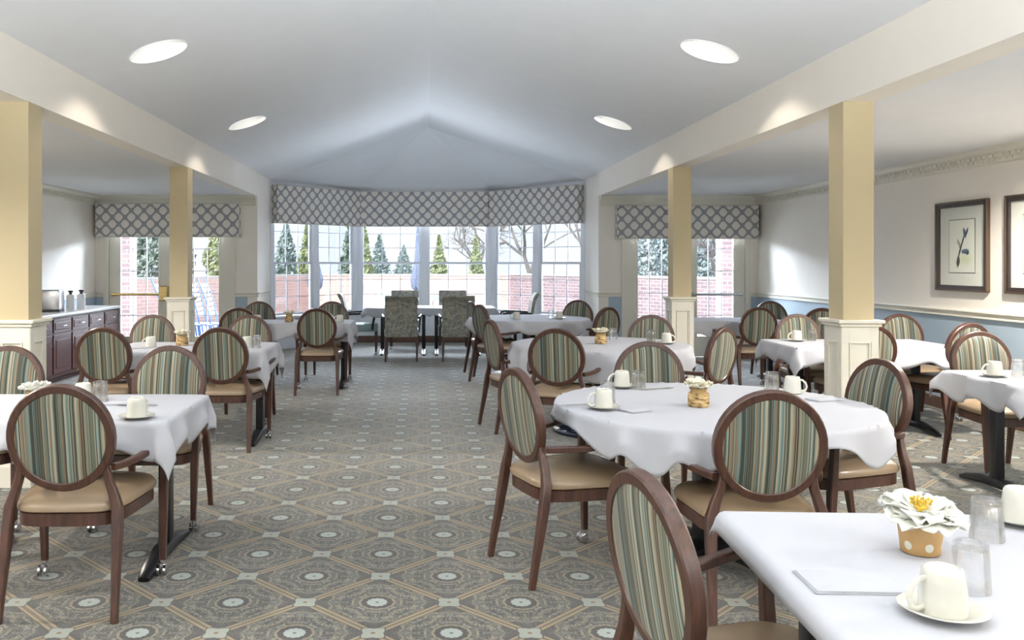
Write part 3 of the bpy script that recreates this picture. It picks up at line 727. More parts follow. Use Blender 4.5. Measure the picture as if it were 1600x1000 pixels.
# ------------------------------------------------------------------ tall upholstered chairs round the bay table
def make_tall_chair():
    root = empty('upholstered_chair')
    prof = [(-.215, .36), (-.235, .62), (-.262, .80), (-.288, .90), (-.325, .955), (-.362, .965), (-.378, .94), (-.352, .915), (-.318, .86), (-.300, .76), (-.282, .60), (-.268, .36)]
    mb = MB(); W = .235; mb.prism([(-W, y, z) for y, z in prof], (2*W, 0, 0)); bmesh.ops.bevel(mb.bm, geom=[e for e in mb.bm.edges], offset=.008, segments=2, affect='EDGES')
    mb.build('backrest', M['ring'], root, 50)
    mb = MB(); mb.b2(-.25, .25, -.218, .25, .37, .485, .03); mb.build('seat', M['aqua'], root, 50)
    for sx in (-1, 1):
        for sy in (-1, 1):
            mb = MB(); y = .225*sy
            mb.sweep([(sx*.225, y-(.03 if sy < 0 else 0), 0 if sy < 0 else .06), (sx*.225, y, .37)], [(.026, .026), (.04, .04)], up=(0, 1, 0), n=8, sq=.7); lg = mb.build('leg', M['wood'], root, True)
            if sy > 0: mb = MB(); mb.lathe([(0, -.012), (.026, -.012), (.026, .012), (0, .012)], (sx*.225, y, .027), 14, 'X'); mb.lathe([(0, .06), (.012, .06), (.012, .03), (0, .03)], (sx*.225, y, 0), 10); mb.build('caster', M['chrome'], lg, True)
        mb = MB(); mb.sweep([(sx*.25, -.25, .64), (sx*.275, -.1, .65), (sx*.285, .12, .655), (sx*.28, .19, .64), (sx*.27, .2, .60), (sx*.262, .18, .5), (sx*.255, .17, .40)], (.035, .028), up=(1, 0, 0), n=8, sq=.5)
        mb.build('arm', M['dark'], root, True)
    return root
tp = make_tall_chair(); u2 = []
def tall(x, y, deg, label):
    o = tp if not u2 else copy_tree(tp); u2.append(1); o.location = (x, y, 0); o.rotation_euler = (0, 0, math.radians(deg)); tag(o, label, 'chair', 'high backed chairs in the bay')
tall(-.305, 12.72, 0, 'high upholstered chair with its ringed back to us at the bay table, aisle-left one')
tall(.53, 12.72, -2, 'high upholstered chair with its ringed back to us in the bay, beside the overlapping armchairs')
tall(-.30, 14.55, 180, 'high upholstered chair on the window side of the bay table, left of the window post')
tall(.52, 14.55, 180, 'high upholstered chair on the window side of the bay table, right of the window post')
tall(-.95, 13.55, -88, 'scroll-backed upholstered chair at the left end of the bay table, in profile')
tall(1.45, 13.65, 88, 'scroll-backed upholstered chair at the right end of the bay table, in profile')

# ------------------------------------------------------------------ tables and cloths
TH = .735
def table(x, y, label, kind, sx=.6, sy=.38, deg=0, bases=((0, 0),)):
    root = empty('dining_table', (x, y, 0), math.radians(deg)); tag(root, label, 'table')
    mb = MB()
    if kind == 'round': mb.lathe([(0, TH-.03), (sx-.01, TH-.03), (sx, TH-.02), (sx, TH-.004), (sx-.006, TH), (0, TH)], n=64)
    else: mb.b2(-sx, sx, -sy, sy, TH-.03, TH, .004)
    mb.build('tabletop', M['cherry'], root, True)
    for bx, by in bases:
        if kind == 'round' and sx > .7 and label.startswith('second'):
            mb = MB(); mb.lathe([(0, 0), (.40, 0), (.40, .02), (.37, .028), (.365, .01), (0, .01)], (bx, by, 0), 48); mb.lathe([(.20, .008), (.20, .03), (.23, .03), (.23, .008)], (bx, by, 0), 40)
            for k in range(12):
                a = k*PI/6; cx, cy = bx+.30*math.cos(a), by+.30*math.sin(a)
                ring = [(cx+.052*math.cos(t), cy+.052*math.sin(t), .022) for t in [2*PI*j/16 for j in range(16)]]; mb.sweep(ring, (.014, .014), n=6, closed=True)
                mb.sweep([(bx+.08*math.cos(a), by+.08*math.sin(a), .05), (bx+.20*math.cos(a), by+.20*math.sin(a), .026)], (.02, .016), n=6)
            mb.lathe([(.09, .03), (.08, .07), (.05, .10), (0, .10)], (bx, by, 0), 24); mb.build('base', M['iron'], root, True)
            mb = MB(); mb.lathe([(.038, .08), (.038, TH-.03)], (bx, by, 0), 20); mb.build('pedestal', M['black'], root, True)
        elif kind == 'round':
            mb = MB(); mb.b2(bx-.075, bx+.075, by-.075, by+.075, .05, TH-.03, .008); mb.build('pedestal', M['black'], root, True)
            mb = MB()
            for k in range(4):
                a = k*PI/2+.5; c_, s_ = math.cos(a), math.sin(a)
                mb.sweep([(bx, by, .075), (bx+.2*c_, by+.2*s_, .065), (bx+.36*c_, by+.36*s_, .04), (bx+.44*c_, by+.44*s_, .022), (bx+.47*c_, by+.47*s_, .012)], [(.16, .08), (.15, .07), (.13, .05), (.10, .03), (.05, .02)], n=10)
            mb.build('base', M['black'], root, True)
        else:
            mb = MB(); mb.b2(bx-.028, bx+.028, by-.035, by+.035, .04, TH-.03, .005); mb.build('pedestal', M['black'], root, True)
            mb = MB(); mb.sweep([(bx, by-.34, .014), (bx, by-.28, .028), (bx, by-.1, .055), (bx, by+.1, .055), (bx, by+.28, .028), (bx, by+.34, .014)], [(.05, .022), (.07, .04), (.08, .06), (.08, .06), (.07, .04), (.05, .022)], n=10, sq=.3)
            mb.build('base', M['black'], root, True)
            mb = MB(); mb.b2(bx-.05, bx+.05, by-.2, by+.2, TH-.05, TH-.03); mb.build('mounting_plate', M['black'], root)
    return root
def cloth(x, y, label, kind, sx, sy, drop, deg=0, seed=0, ruffle=.05, dmin=.15, cdeg=0):
    """a square of linen laid on the top; every point past the rim hangs straight down by its distance from the rim"""
    rnd = random.Random(seed); mb = MB(); bm = mb.bm
    Hx, Hy = (sx+drop, sy+drop) if kind != 'round' else (sx+drop, sx+drop)
    st = .017 if y < 5 else .028; nx = max(24, int(Hx*2/st)); ny = max(24, int(Hy*2/st)); ph = [rnd.uniform(0, 2*PI) for _ in range(4)]
    rim = .004; rc = .045; vs = {}
    cd, sd = math.cos(math.radians(cdeg)), math.sin(math.radians(cdeg))
    for i in range(nx+1):
        for j in range(ny+1):
            u = -Hx+2*Hx*i/nx; v = -Hy+2*Hy*j/ny
            if kind == 'round':
                # the cloth is cut round-cornered so its hem dips between folds
                m_ = math.hypot(u, v); lim = sx+dmin+(drop-dmin)*math.sin(2*math.atan2(v, u))**2
                if m_ > 0:
                    q = max(abs(u), abs(v)); t_ = q/Hx; rr = lim*t_; u, v = u/m_*rr, v/m_*rr
                u, v = u*cd-v*sd, u*sd+v*cd
                r = math.hypot(u, v); th = math.atan2(v, u); over = r-sx
                nxp, nyp = (u/r*min(r, sx), v/r*min(r, sx)) if r > 0 else (0, 0); ox, oy = (u/r, v/r) if r > 0 else (0, 0)
                arc = th*sx
            else:
                kx, ky = max(-sx+rc, min(sx-rc, u)), max(-sy+rc, min(sy-rc, v)); du, dv_ = u-kx, v-ky; dd = math.hypot(du, dv_)
                over = dd-rc
                if dd > 1e-6 and over > 0: ox, oy = du/dd, dv_/dd; nxp, nyp = kx+ox*rc, ky+oy*rc
                else: ox = oy = 0; nxp, nyp = u, v
                both = min(abs(du), abs(dv_))
                arc = nxp-nyp if nxp*nyp < 0 else nxp+nyp
            if over <= 0: z = TH+rim+.0012*math.sin(u*9+ph[0])*math.sin(v*8+ph[1]); P = (nxp, nyp, z)
            else:
                f = min(1, over/.012)
                amp = ruffle*min(1, over/.12)**1.2
                wv = (.5+.5*math.sin(arc*(20 if kind == 'round' else 16)+ph[2]+1.7*math.sin(arc*4.3+ph[3])))**1.6
                cornerb = 0
                if kind != 'round': cornerb = min(1, both/.05)*.035*min(1, over/.12)
                out = .005*f+amp*wv+cornerb
                hang = over*(1-.30*wv*(ruffle > .01))-.2*out
                P = (nxp+ox*out, nyp+oy*out, TH+rim-hang*(.999)+.004*(1-f))
            vs[i, j] = bm.verts.new(P)
    for i in range(nx):
        for j in range(ny): bm.faces.new((vs[i, j], vs[i+1, j], vs[i+1, j+1], vs[i, j+1]))
    o = mb.build('tablecloth', M['cloth'], None, 70, (x, y, 0), math.radians(deg), fixn=False)
    sd_ = o.modifiers.new('thickness', 'SOLIDIFY'); sd_.thickness = .0025; sd_.offset = 1
    return tag(o, label, 'tablecloth', 'white tablecloths')
T = dict(t1=(1.235, 1.90), t2=(1.40, 4.18), t3=(1.51, 7.34), t4=(1.33, 10.8), t5=(.12, 13.65), t6=(-1.71, 4.10), t7=(-1.86, 7.12), t8=(-1.42, 10.08), t9=(3.70, 10.45), t10=(3.72, 7.40), t11=(3.92, 5.12))
table(*T['t1'], 'foreground rectangular table under a tight white cloth with the nearest flower pot', 'rect', .45, .45, -3, ((-.36, 0), (.36, 0)))
table(*T['t2'], 'large round table with a black cross foot under a scalloped white cloth', 'round', .74)
table(*T['t3'], 'second round table, on an ornate blue-black cast iron base', 'round', .74)
table(*T['t4'], 'far round table near the right bay window', 'round', .74)
table(*T['t5'], 'long rectangular table standing in the bay window', 'rect', 1.0, .42, 0, ((-.75, 0), (-.1, 0), (.1, 0), (.75, 0)))
table(*T['t6'], 'nearest left table, black T-shaped foot by the aisle', 'rect', .60, .38, 0, ((-.42, .02), (.47, .08)))
table(*T['t7'], 'middle left table beside the cherry sideboard', 'rect', .62, .36, 0, ((-.45, 0), (.54, -.1)))
table(*T['t8'], 'far left table before the left bay window', 'rect', .60, .35, 0, ((-.42, 0), (.5, 0)))
table(*T['t9'], 'far right aisle table in front of the glazed doors', 'rect', .62, .35, 0, ((-.5, 0), (.5, 0)))
table(*T['t10'], 'right aisle table behind the near right column', 'rect', .68, .38, 0, ((-.5, 0), (.5, 0)))
table(*T['t11'], 'right edge table below the framed pictures', 'rect', .62, .37, 0, ((-.33, .28), (.42, .28)))
cloth(*T['t1'], 'taut white cloth with a short hem on the foreground table', 'rect', .455, .455, .045, -3, 1, .004)
cloth(*T['t2'], 'white cloth hanging in scallops round the large round table', 'round', .747, 0, .20, 0, 2, .036, .07, cdeg=8)
cloth(*T['t3'], 'white cloth falling in long folds on the second round table', 'round', .747, 0, .29, 0, 3, .045, .22, cdeg=60)
cloth(*T['t4'], 'white cloth on the far round table near the right bay window', 'round', .747, 0, .22, 0, 4, .05)
cloth(*T['t5'], 'white cloth on the long table in the bay', 'rect', 1.01, .43, .15, 0, 5, .02)
cloth(*T['t6'], 'white cloth with a creased hanging corner on the nearest left table', 'rect', .607, .387, .17, 0, 6, .03)
cloth(*T['t7'], 'white cloth with a pointed corner by the aisle on the middle left table', 'rect', .627, .367, .22, 0, 7, .035)
cloth(*T['t8'], 'white cloth on the far left table before the left bay window', 'rect', .607, .357, .20, 0, 8, .03)
cloth(*T['t9'], 'white cloth on the far table in front of the right glazed doors', 'rect', .627, .357, .20, 0, 9, .03)
cloth(*T['t10'], 'white cloth running behind the near right column', 'rect', .687, .387, .18, 0, 10, .03)
cloth(*T['t11'], 'white cloth with a rounded drooping hem on the right edge table', 'rect', .627, .377, .17, 0, 11, .035)

# ------------------------------------------------------------------ tableware
ZT = TH+.0085
def make_mug():
    root = empty('coffee_cup')
    mb = MB(); mb.lathe([(.0405, 0), (.043, .001), (.0425, .03), (.040, .06), (.0375, .078), (.034, .085), (.030, .086), (.0285, .083), (0, .083)], n=32)
    mb.lathe([(.0405, 0), (.039, .03), (.0365, .06), (.033, .078), (0, .079)], n=32); mb.build('cup_body', M['china'], root, 50, weld=True)
    mb = MB(); mb.sweep([(-.034, 0, .068), (-.052, 0, .066), (-.068, 0, .052), (-.075, 0, .032), (-.070, 0, .016), (-.056, 0, .009), (-.040, 0, .014)], (.011, .008), up=(0, 1, 0), n=8); mb.build('handle', M['china'], root, True)
    return root
def make_saucer():
    mb = MB(); mb.lathe([(0, .002), (.028, .002), (.030, 0), (.034, 0), (.036, .003), (.060, .008), (.078, .015), (.079, .0165), (.077, .017), (.058, .011), (.044, .008), (.042, .006), (0, .006)], n=40)
    return mb.build('saucer', M['china'], None, 50)
def make_glass():
    mb = MB(); mb.lathe([(.0375, 0), (.0385, .001), (.036, .05), (.0335, .098), (.031, .101), (0, .101), ], n=32)
    mb.lathe([(.0375, 0), (.0365, .002), (.034, .05), (.0315, .085), (.028, .088), (0, .088)], n=32)
    return mb.build('water_glass', M['tumbler'], None, 50, weld=True)
mug0, sau0, gl0 = make_mug(), make_saucer(), make_glass(); cu, sa_, gu = [], [], []
def mug(x, y, label, deg=0, sau=None):
    z = ZT
    if sau:
        s = sau0 if not sa_ else copy_tree(sau0); sa_.append(1); s.location = (x, y, z); tag(s, sau, 'saucer', 'white saucers'); z += .0065
    o = mug0 if not cu else copy_tree(mug0); cu.append(1); o.location = (x, y, z); o.rotation_euler = (0, 0, math.radians(deg)); tag(o, label, 'cup', 'upturned white cups')
def tumbler(x, y, label):
    o = gl0 if not gu else copy_tree(gl0); gu.append(1); o.location = (x, y, ZT); tag(o, label, 'glass', 'upturned water glasses')
mug(1.003, 1.665, 'upturned white cup on the nearest saucer, foreground table', 10, 'white saucer under the nearest upturned cup, foreground table')
mug(1.56, 2.255, 'upturned white cup near the back edge of the foreground table, cut by the picture edge', 200, 'white saucer at the back edge of the foreground table')
tumbler(1.135, 1.79, 'upturned water glass right behind the nearest cup'); tumbler(1.385, 2.12, 'upturned water glass between the big white flower and the far cup of the foreground table')
mug(.845, 4.03, 'upturned white cup on the aisle side of the large round table', 5, 'saucer on the aisle side of the large round table'); mug(1.09, 4.72, 'upturned white cup before the far striped chair of the large round table', 0, 'saucer before the far striped chair of the large round table')
tumbler(1.165, 4.66, 'water glass beside a cup before the far chair of the large round table'); tumbler(.90, 4.20, 'clear glass just behind the aisle-side cup of the large round table')
tumbler(1.86, 4.60, 'water glass on the column side of the large round table'); mug(1.94, 4.53, 'upturned cup on the column side of the large round table', 180)
mug(2.06, 7.29, 'white cup on the second round table, near its right rim', 180, 'saucer near the right rim of the second round table'); tumbler(1.99, 7.52, 'water glass near the right rim of the second round table'); tumbler(1.70, 7.70, 'water glass right of the flower jar on the second round table')
mug(1.15, 10.55, 'upturned cup on the left half of the far round table', 0); mug(1.68, 10.6, 'upturned cup on the right half of the far round table', 0, 'saucer on the right half of the far round table'); tumbler(1.60, 10.75, 'water glass on the right half of the far round table')
mug(-1.25, 3.78, 'upturned cup on a saucer by the aisle corner of the nearest left table', 250, 'saucer by the aisle corner of the nearest left table'); mug(-1.68, 4.28, 'upturned cup behind the nearest left chair', 30); tumbler(-1.58, 4.24, 'water glass beside a cup behind the nearest left chair')
mug(-2.20, 7.0, 'upturned cup on the sideboard half of the middle left table', 0); mug(-1.42, 7.0, 'upturned cup by the aisle end of the middle left table', 0); tumbler(-1.335, 6.95, 'water glass by the aisle end of the middle left table')
mug(-.95, 9.95, 'upturned cup by the aisle end of the far left table', 0); mug(-1.90, 9.95, 'upturned cup at the wall end of the far left table', 0)
mug(3.27, 7.55, 'upturned cup on the table left of the near right column', 0, 'saucer on the table left of the near right column'); tumbler(3.42, 7.6, 'water glass on the table left of the near right column')
mug(3.43, 5.18, 'upturned cup on the right edge table', 0, 'saucer on the right edge table'); tumbler(3.585, 5.2, 'water glass on the right edge table')
# napkins and cutlery
def napkin(x, y, deg, label, sx=.10, sy=.085):
    mb = MB(); bm = mb.bm
    for k in range(3): mb.box((0, 0, .0012+k*.0021), (2*sx-.004*k, 2*sy-.003*k, .0019), 0, .0007)
    o = mb.build('napkin', M['cloth'], None, True, (x, y, ZT-.001), math.radians(deg)); tag(o, label, 'napkin', 'folded white napkins')
napkin(.905, 1.83, -3, 'folded white napkin beside the nearest cup', .095, .065); napkin(2.0, 4.30, 20, 'folded napkin on the column side of the large round table', .08, .05); napkin(.98, 3.98, 30, 'folded napkin by the aisle-side cup of the large round table', .06, .05)
napkin(-2.28, 6.93, 0, 'folded napkin on the middle left table', .08, .06); napkin(-1.44, 4.2, 0, 'folded napkin behind the cup and saucer of the nearest left table', .09, .06)
def knife(x, y, deg, label):
    mb = MB(); mb.sweep([(0, -.10, .004), (0, -.06, .005), (0, 0, .004)], [(.010, .005), (.014, .007), (.009, .005)], n=8); mb.sweep([(0, -.002, .004), (.001, .05, .003), (.002, .09, .003), (.003, .105, .003)], [(.008, .003), (.018, .002), (.017, .002), (.006, .001)], n=8, sq=.4)
    o = mb.build('table_knife', M['steel'], None, True, (x, y, ZT), math.radians(deg)); tag(o, label, 'knife', 'table knives')
def fork(x, y, deg, label):
    mb = MB(); mb.sweep([(0, -.10, .004), (0, -.05, .005), (0, .03, .004), (0, .045, .005)], [(.016, .004), (.008, .004), (.006, .004), (.02, .004)], n=8)
    for k in range(4): xx = (k-1.5)*.006; mb.sweep([(xx, .044, .005), (xx, .07, .003), (xx, .09, .007)], (.0032, .002), n=5)
    o = mb.build('table_fork', M['steel'], None, True, (x, y, ZT), math.radians(deg)); tag(o, label, 'fork', 'table forks')
knife(1.27, 4.66, -65, 'dark-looking knife right of the glass on the large round table'); fork(.72, 4.12, 100, 'fork left of the aisle-side cup on the large round table'); knife(1.50, 1.98, 40, 'knife lying at the right picture edge on the foreground table'); knife(-1.36, 4.12, 85, 'knife behind the cup and saucer on the nearest left table')

# pots and flowers
def flower(x, y, z, label, R=.09, op=.55, mat='petal', seed=0, tilt=(0, 0), core=True):
    rnd = random.Random(seed); root = empty('artificial_flower', (x, y, z)); root.rotation_euler = (tilt[0], tilt[1], 0); tag(root, label, 'flower', 'white artificial flowers')
    mb = MB(); bm = mb.bm
    layers = ((8, 1.0, .10+.3*(1-op)), (8, .86, .42+.35*(1-op)), (6, .62, .8+.35*(1-op))) if core else ((7, 1.0, .55), (7, .85, .9), (5, .6, 1.15))
    for li, (cnt, sc, el) in enumerate(layers):
        for k in range(cnt):
            a = 2*PI*(k+.5*li+rnd.uniform(-.15, .15))/cnt; L = R*sc*rnd.uniform(.88, 1.1); Wd = L*.62; e0 = el+rnd.uniform(-.12, .12); ca, sa = math.cos(a), math.sin(a); g = {}
            nu, nv = 8, 6; w1, w2 = rnd.uniform(0, 6), rnd.uniform(0, 6)
            for i in range(nu+1):
                s = i/nu; wl = Wd*math.sin(min(1, s*1.15+.12)*PI*.62)**.8*(1 if s < .8 else 1-.45*((s-.8)/.2)**2)
                ee = e0*(1-.55*s) if core else e0*(1-.2*s)
                r = L*s*math.cos(ee)+.006; zz = L*s*math.sin(ee)-(L*.10*s*s if core else 0)
                for j in range(nv+1):
                    q = j/nv*2-1; cup = .22*wl*q*q; rip = .0045*s*math.sin(5*q+w1+6*s)*R/.06+.003*s*math.sin(11*q+w2)
                    px, py, pz = r-.10*abs(q)*L*s*s, q*wl*.9, zz+cup+rip
                    g[i, j] = bm.verts.new((px*ca-py*sa, px*sa+py*ca, pz))
            for i in range(nu):
                for j in range(nv): bm.faces.new((g[i, j], g[i+1, j], g[i+1, j+1], g[i, j+1]))
    pt = mb.build('petals', M[mat], root, 80, fixn=False); sm = pt.modifiers.new('thickness', 'SOLIDIFY'); sm.thickness = .0008
    mb = MB()
    if core:
        mb.lathe([(0, .004), (.012, .008), (.014, .018), (.006, .024), (0, .025)], n=16)
        for k in range(60):
            a = rnd.uniform(0, 2*PI); r = rnd.uniform(.004, .024)*R/.09; h = .022+.012*rnd.random()
            mb.box((r*math.cos(a), r*math.sin(a), h), (.0035, .0035, .006)); mb.sweep([(r*.4*math.cos(a), r*.4*math.sin(a), .006), (r*math.cos(a), r*math.sin(a), h)], (.001, .001), n=4)
        mb.build('stamens', M['stamen'], root)
    mb = MB(); mb.sweep([(0, 0, .004), (.002, 0, -.02), (0, 0, -.05)], (.004, .004), n=6); mb.build('stem', M['leafd'], root)
    return root
def dotted_pot(x, y, label):
    mb = MB(); mb.lathe([(0, 0), (.040, 0), (.042, .002), (.0505, .082), (.049, .082), (.041, .006), (0, .006)], n=40)
    o = mb.build('flower_pot', M['kraft'], None, 50, (x, y, ZT), math.radians(-65)); tag(o, label, 'flower pot')
def birch_pot(x, y, label):
    root = empty('flower_jar', (x, y, ZT)); tag(root, label, 'flower jar', 'bark wrapped flower jars')
    mb = MB(); mb.lathe([(0, 0), (.046, 0), (.049, .004), (.049, .060), (.044, .066), (0, .066)], n=32); mb.build('jar', M['birch'], root, 50)
    mb = MB(); mb.lathe([(.042, .064), (.037, .070), (.037, .076), (.043, .086), (.040, .088), (.034, .078), (0, .078)], n=32); mb.build('neck', M['rib'], root, 60)
dotted_pot(1.17, 2.03, 'kraft coloured pot with white dots on the foreground table'); flower(1.17, 2.03, ZT+.092, 'wide open white flower with a yellow centre, in the dotted pot', .088, .8, 'petal', 3, (.20, -.05))
for i, (x, y, tx, pet) in enumerate(((1.31, 4.10, 'large round table', 'cream'), (1.51, 7.32, 'second round table', 'cream'), (-1.99, 7.16, 'middle left table', 'cream'), (-1.55, 10.05, 'far left table', 'cream'), (-1.80, 4.02, 'nearest left table', 'petal'))):
    birch_pot(x, y, f'bark-wrapped flower jar standing on the {tx}'); flower(x, y, ZT+.080, f'pale flower head in the bark-wrapped jar on the {tx}', .072, .3, pet, 10+i, (.05, 0), core=False)

# ------------------------------------------------------------------ sideboard and what stands on it
def sideboard():
    root = empty('sideboard', (-4.93, 9.0, 0)); tag(root, 'long cherry sideboard with a pale counter along the left wall', 'sideboard')
    L = 12.27-9.0; D = .60; H = .79
    mb = MB(); mb.b2(0, D, 0, L, .08, H); mb.b2(0, D-.06, .02, L-.02, 0, .08); mb.build('carcass', M['cherry'], root)
    mb = MB(); mb.b2(-.005, D+.035, -.02, L+.03, H, H+.035, .006); mb.b2(D+.0, D+.035, L, L+.03, 0, H, .004); mb.build('countertop', M['counter'], root)
    n = 6; w_ = L/n
    for i in range(n):
        for z0, z1, nm in ((.60, .76, 'drawer'), (.12, .58, 'door')):
            mb = MB(); y0, y1 = i*w_+.02, (i+1)*w_-.02
            mb.b2(D, D+.018, y0, y1, z0, z1, .004); e = .035 if nm == 'drawer' else .06
            mb.b2(D+.015, D+.024, y0+e, y1-e, z0+e, z1-e, .006); f = mb.build(nm, M['cherry'], root)
            mb = MB()
            if nm == 'drawer': yc, zc = (y0+y1)/2, (z0+z1)/2; mb.sweep([(D+.02, yc-.05, zc), (D+.05, yc-.045, zc), (D+.05, yc+.045, zc), (D+.02, yc+.05, zc)], (.009, .009), n=8)
            else: yc, zc = y1-.03, z1-.08; mb.sweep([(D+.02, yc, zc-.05), (D+.05, yc, zc-.045), (D+.05, yc, zc+.045), (D+.02, yc, zc+.05)], (.009, .009), up=(0, 1, 0), n=8)
            mb.build('handle', M['steel'], f, True)
sideboard()
root = empty('toaster', (-4.62, 10.75, .826), -PI/2+.2); tag(root, 'boxy steel toaster on the end of the sideboard', 'toaster')
mb = MB(); mb.b2(-.15, .15, -.13, .13, .02, .27, .02); mb.build('body', M['steel'], root, True)
mb = MB(); mb.b2(-.13, .13, -.135, -.125, .03, .10, .004)
for z in (.13, .17, .21): mb.b2(-.14, .14, -.137, -.128, z, z+.02, .003)
mb.build('front_panel', M['dark'], root)
mb = MB()
for k in (-.09, -.03, .03, .09): mb.lathe([(0, -.012), (.012, -.012), (.012, .008), (0, .008)], (k, -.14, .065), 14, 'Y')
mb.build('knob', M['plastic'], root, True)
mb = MB(); mb.b2(-.15, .15, -.13, .13, 0, .02, .004); mb.build('foot', M['dark'], root)
for k, (x, y, lb) in enumerate(((-4.50, 11.05, 'white pump dispenser next to the toaster'), (-4.47, 11.32, 'white pump dispenser farther from the toaster, nearer the glazed door'))):
    root = empty('dispenser', (x, y, .826)); tag(root, lb, 'dispenser', 'white dispensers on the sideboard')
    mb = MB(); mb.lathe([(0, 0), (.05, 0), (.052, .01), (.052, .18), (.04, .20), (0, .20)], n=24); mb.build('body', M['plastic'], root, True)
    mb = MB(); mb.lathe([(0, .20), (.018, .20), (.018, .225), (.03, .23), (.03, .25), (0, .255)], n=20); mb.sweep([(0, 0, .24), (.03, -.03, .245), (.045, -.045, .23)], (.012, .01), n=8); mb.build('pump', M['dark'], root, True)

# ------------------------------------------------------------------ framed pictures
def picture(y0, y1, z0, z1, label, flip=1):
    yc, zc, W, H = (y0+y1)/2, (z0+z1)/2, y1-y0, z1-z0
    root = empty('framed_picture', (WR, yc, zc), PI/2*-1); tag(root, label, 'picture', 'framed botanical prints')   # local -Y... local Y axis points along +X
    mb = MB(); d = .035; f = .05
    for a in ((-W/2, -W/2+f, -H/2, H/2), (W/2-f, W/2, -H/2, H/2), (-W/2+f, W/2-f, -H/2, -H/2+f), (-W/2+f, W/2-f, H/2-f, H/2)): mb.b2(a[0], a[1], -d, -.002, a[2], a[3], .006)
    mb.build('frame', M['frame'], root)
    mb = MB()
    for a in ((-W/2-.004, -W/2+.014, -H/2, H/2), (W/2-.014, W/2+.004, -H/2, H/2), (-W/2, W/2, -H/2-.004, -H/2+.012), (-W/2, W/2, H/2-.012, H/2+.004)): mb.b2(a[0], a[1], -d-.006, -.004, a[2], a[3], .004)
    mb.build('outer_moulding', M['gold'], root)
    mb = MB(); mb.b2(-W/2+f-.01, W/2-f+.01, -.014, -.006, -H/2+f-.01, H/2-f+.01); mb.build('mount', M['mat'], root)
    mb = MB(); w2, h2 = W*.245, H*.295
    mb.b2(-w2-.006, w2+.006, -.0165, -.0142, -h2-.006, h2+.006); mb.build('mount_bevel', M['ink'], root)
    mb = MB(); mb.b2(-w2, w2, -.018, -.0166, -h2, h2); mb.build('print', M['art'], root)
picture(7.74, 8.515, 1.165, 2.005, 'framed blue flower print, the one seen whole on the right wall'); picture(6.70, 7.50, 1.165, 2.005, 'dark framed print cut by the right picture edge')

# ------------------------------------------------------------------ outside
mb = MB(); mb.b2(-60, 60, YC+.15, 90, -.14, -.10); mb.b2(-60, WL-.15, -20, YC+.15, -.14, -.10); mb.b2(WR+.15, 60, -20, YC+.15, -.14, -.10); mb.b2(WL-.15, XL-.0, YB+.15, YC+.15, -.14, -.10); mb.b2(XR+.0, WR+.15, YB+.15, YC+.15, -.14, -.10); struct(mb.build('ground_patio', M['patio']))
mb = MB(); mb.b2(-60, 60, 28.4, 89, -.10, -.06); struct(mb.build('ground_lawn', M['lawn']))
def gwall(nm, p0, p1, h, mat, th=.25):
    p0, p1 = Vector((*p0, 0)), Vector((*p1, 0)); L = (p1-p0).length
    root = empty(nm, p0, math.atan2(p1.y-p0.y, p1.x-p0.x)); root['kind'] = 'structure'
    mb = MB(); mb.b2(0, L, -th/2, th/2, -.14, h-.06); mb.build('brickwork', mat, root)
    mb = MB(); mb.b2(-.03, L+.03, -th/2-.03, th/2+.03, h-.06, h, .01); mb.build('coping', M['patio'], root)
gwall('wall_garden_back', (-3.6, 27), (2.8, 27), 1.10, M['brick']); gwall('wall_garden_right', (2.8, 27), (8.5, 15.5), 1.12, M['brickp']); gwall('wall_garden_left', (-8.5, 15.5), (-3.6, 27), 1.10, M['brick'])
for x, y, lb, side in ((5.9, 16.8, 'brick pillar outside the right glazed doors', 1), (-5.55, 16.2, 'brick pillar outside the left glazed doors', -1)):
    root = empty('brick_pillar', (x, y, -.1)); tag(root, lb, 'pillar')
    mb = MB(); mb.b2(-.13, .13, -.2, .2, 0, 3.2); mb.build('shaft', M['brickp'], root)
    mb = MB(); mb.b2(-.2, .2, -.26, .26, 3.2, 3.3, .01); mb.build('cap', M['patio'], root)

def leaves(mb, pts, size, rnd):
    bm = mb.bm
    for p in pts:
        n = Vector((rnd.gauss(0, 1), rnd.gauss(0, 1), rnd.gauss(0, 1))).normalized(); t = n.orthogonal().normalized(); b = n.cross(t); s = size*rnd.uniform(.6, 1.3); p = Vector(p)
        bm.faces.new([bm.verts.new(p+t*s), bm.verts.new(p+b*s*.5), bm.verts.new(p-t*s), bm.verts.new(p-b*s*.5)])
def conifer(x, y, h, r, mat, label, seed):
    rnd = random.Random(seed); root = empty('conifer_tree', (x, y, -.1)); tag(root, label, 'tree', 'evergreen trees beyond the garden wall'); pts = []
    for k in range(2600):
        f = rnd.random()**.75; z = h*(.08+.92*(1-f)); a = rnd.uniform(0, 2*PI); rr = r*f*(.75+.3*math.sin(a*7+z*9))*rnd.uniform(.5, 1); pts.append((rr*math.cos(a), rr*math.sin(a), z))
    mb = MB(); leaves(mb, pts, .10*h/3, rnd); mb.build('foliage', M[mat], root, fixn=False)
    mb = MB(); mb.lathe([(.09, 0), (.06, h*.5), (.015, h*.97), (0, h*.97)], n=8); mb.build('trunk', M['bark'], root, True)
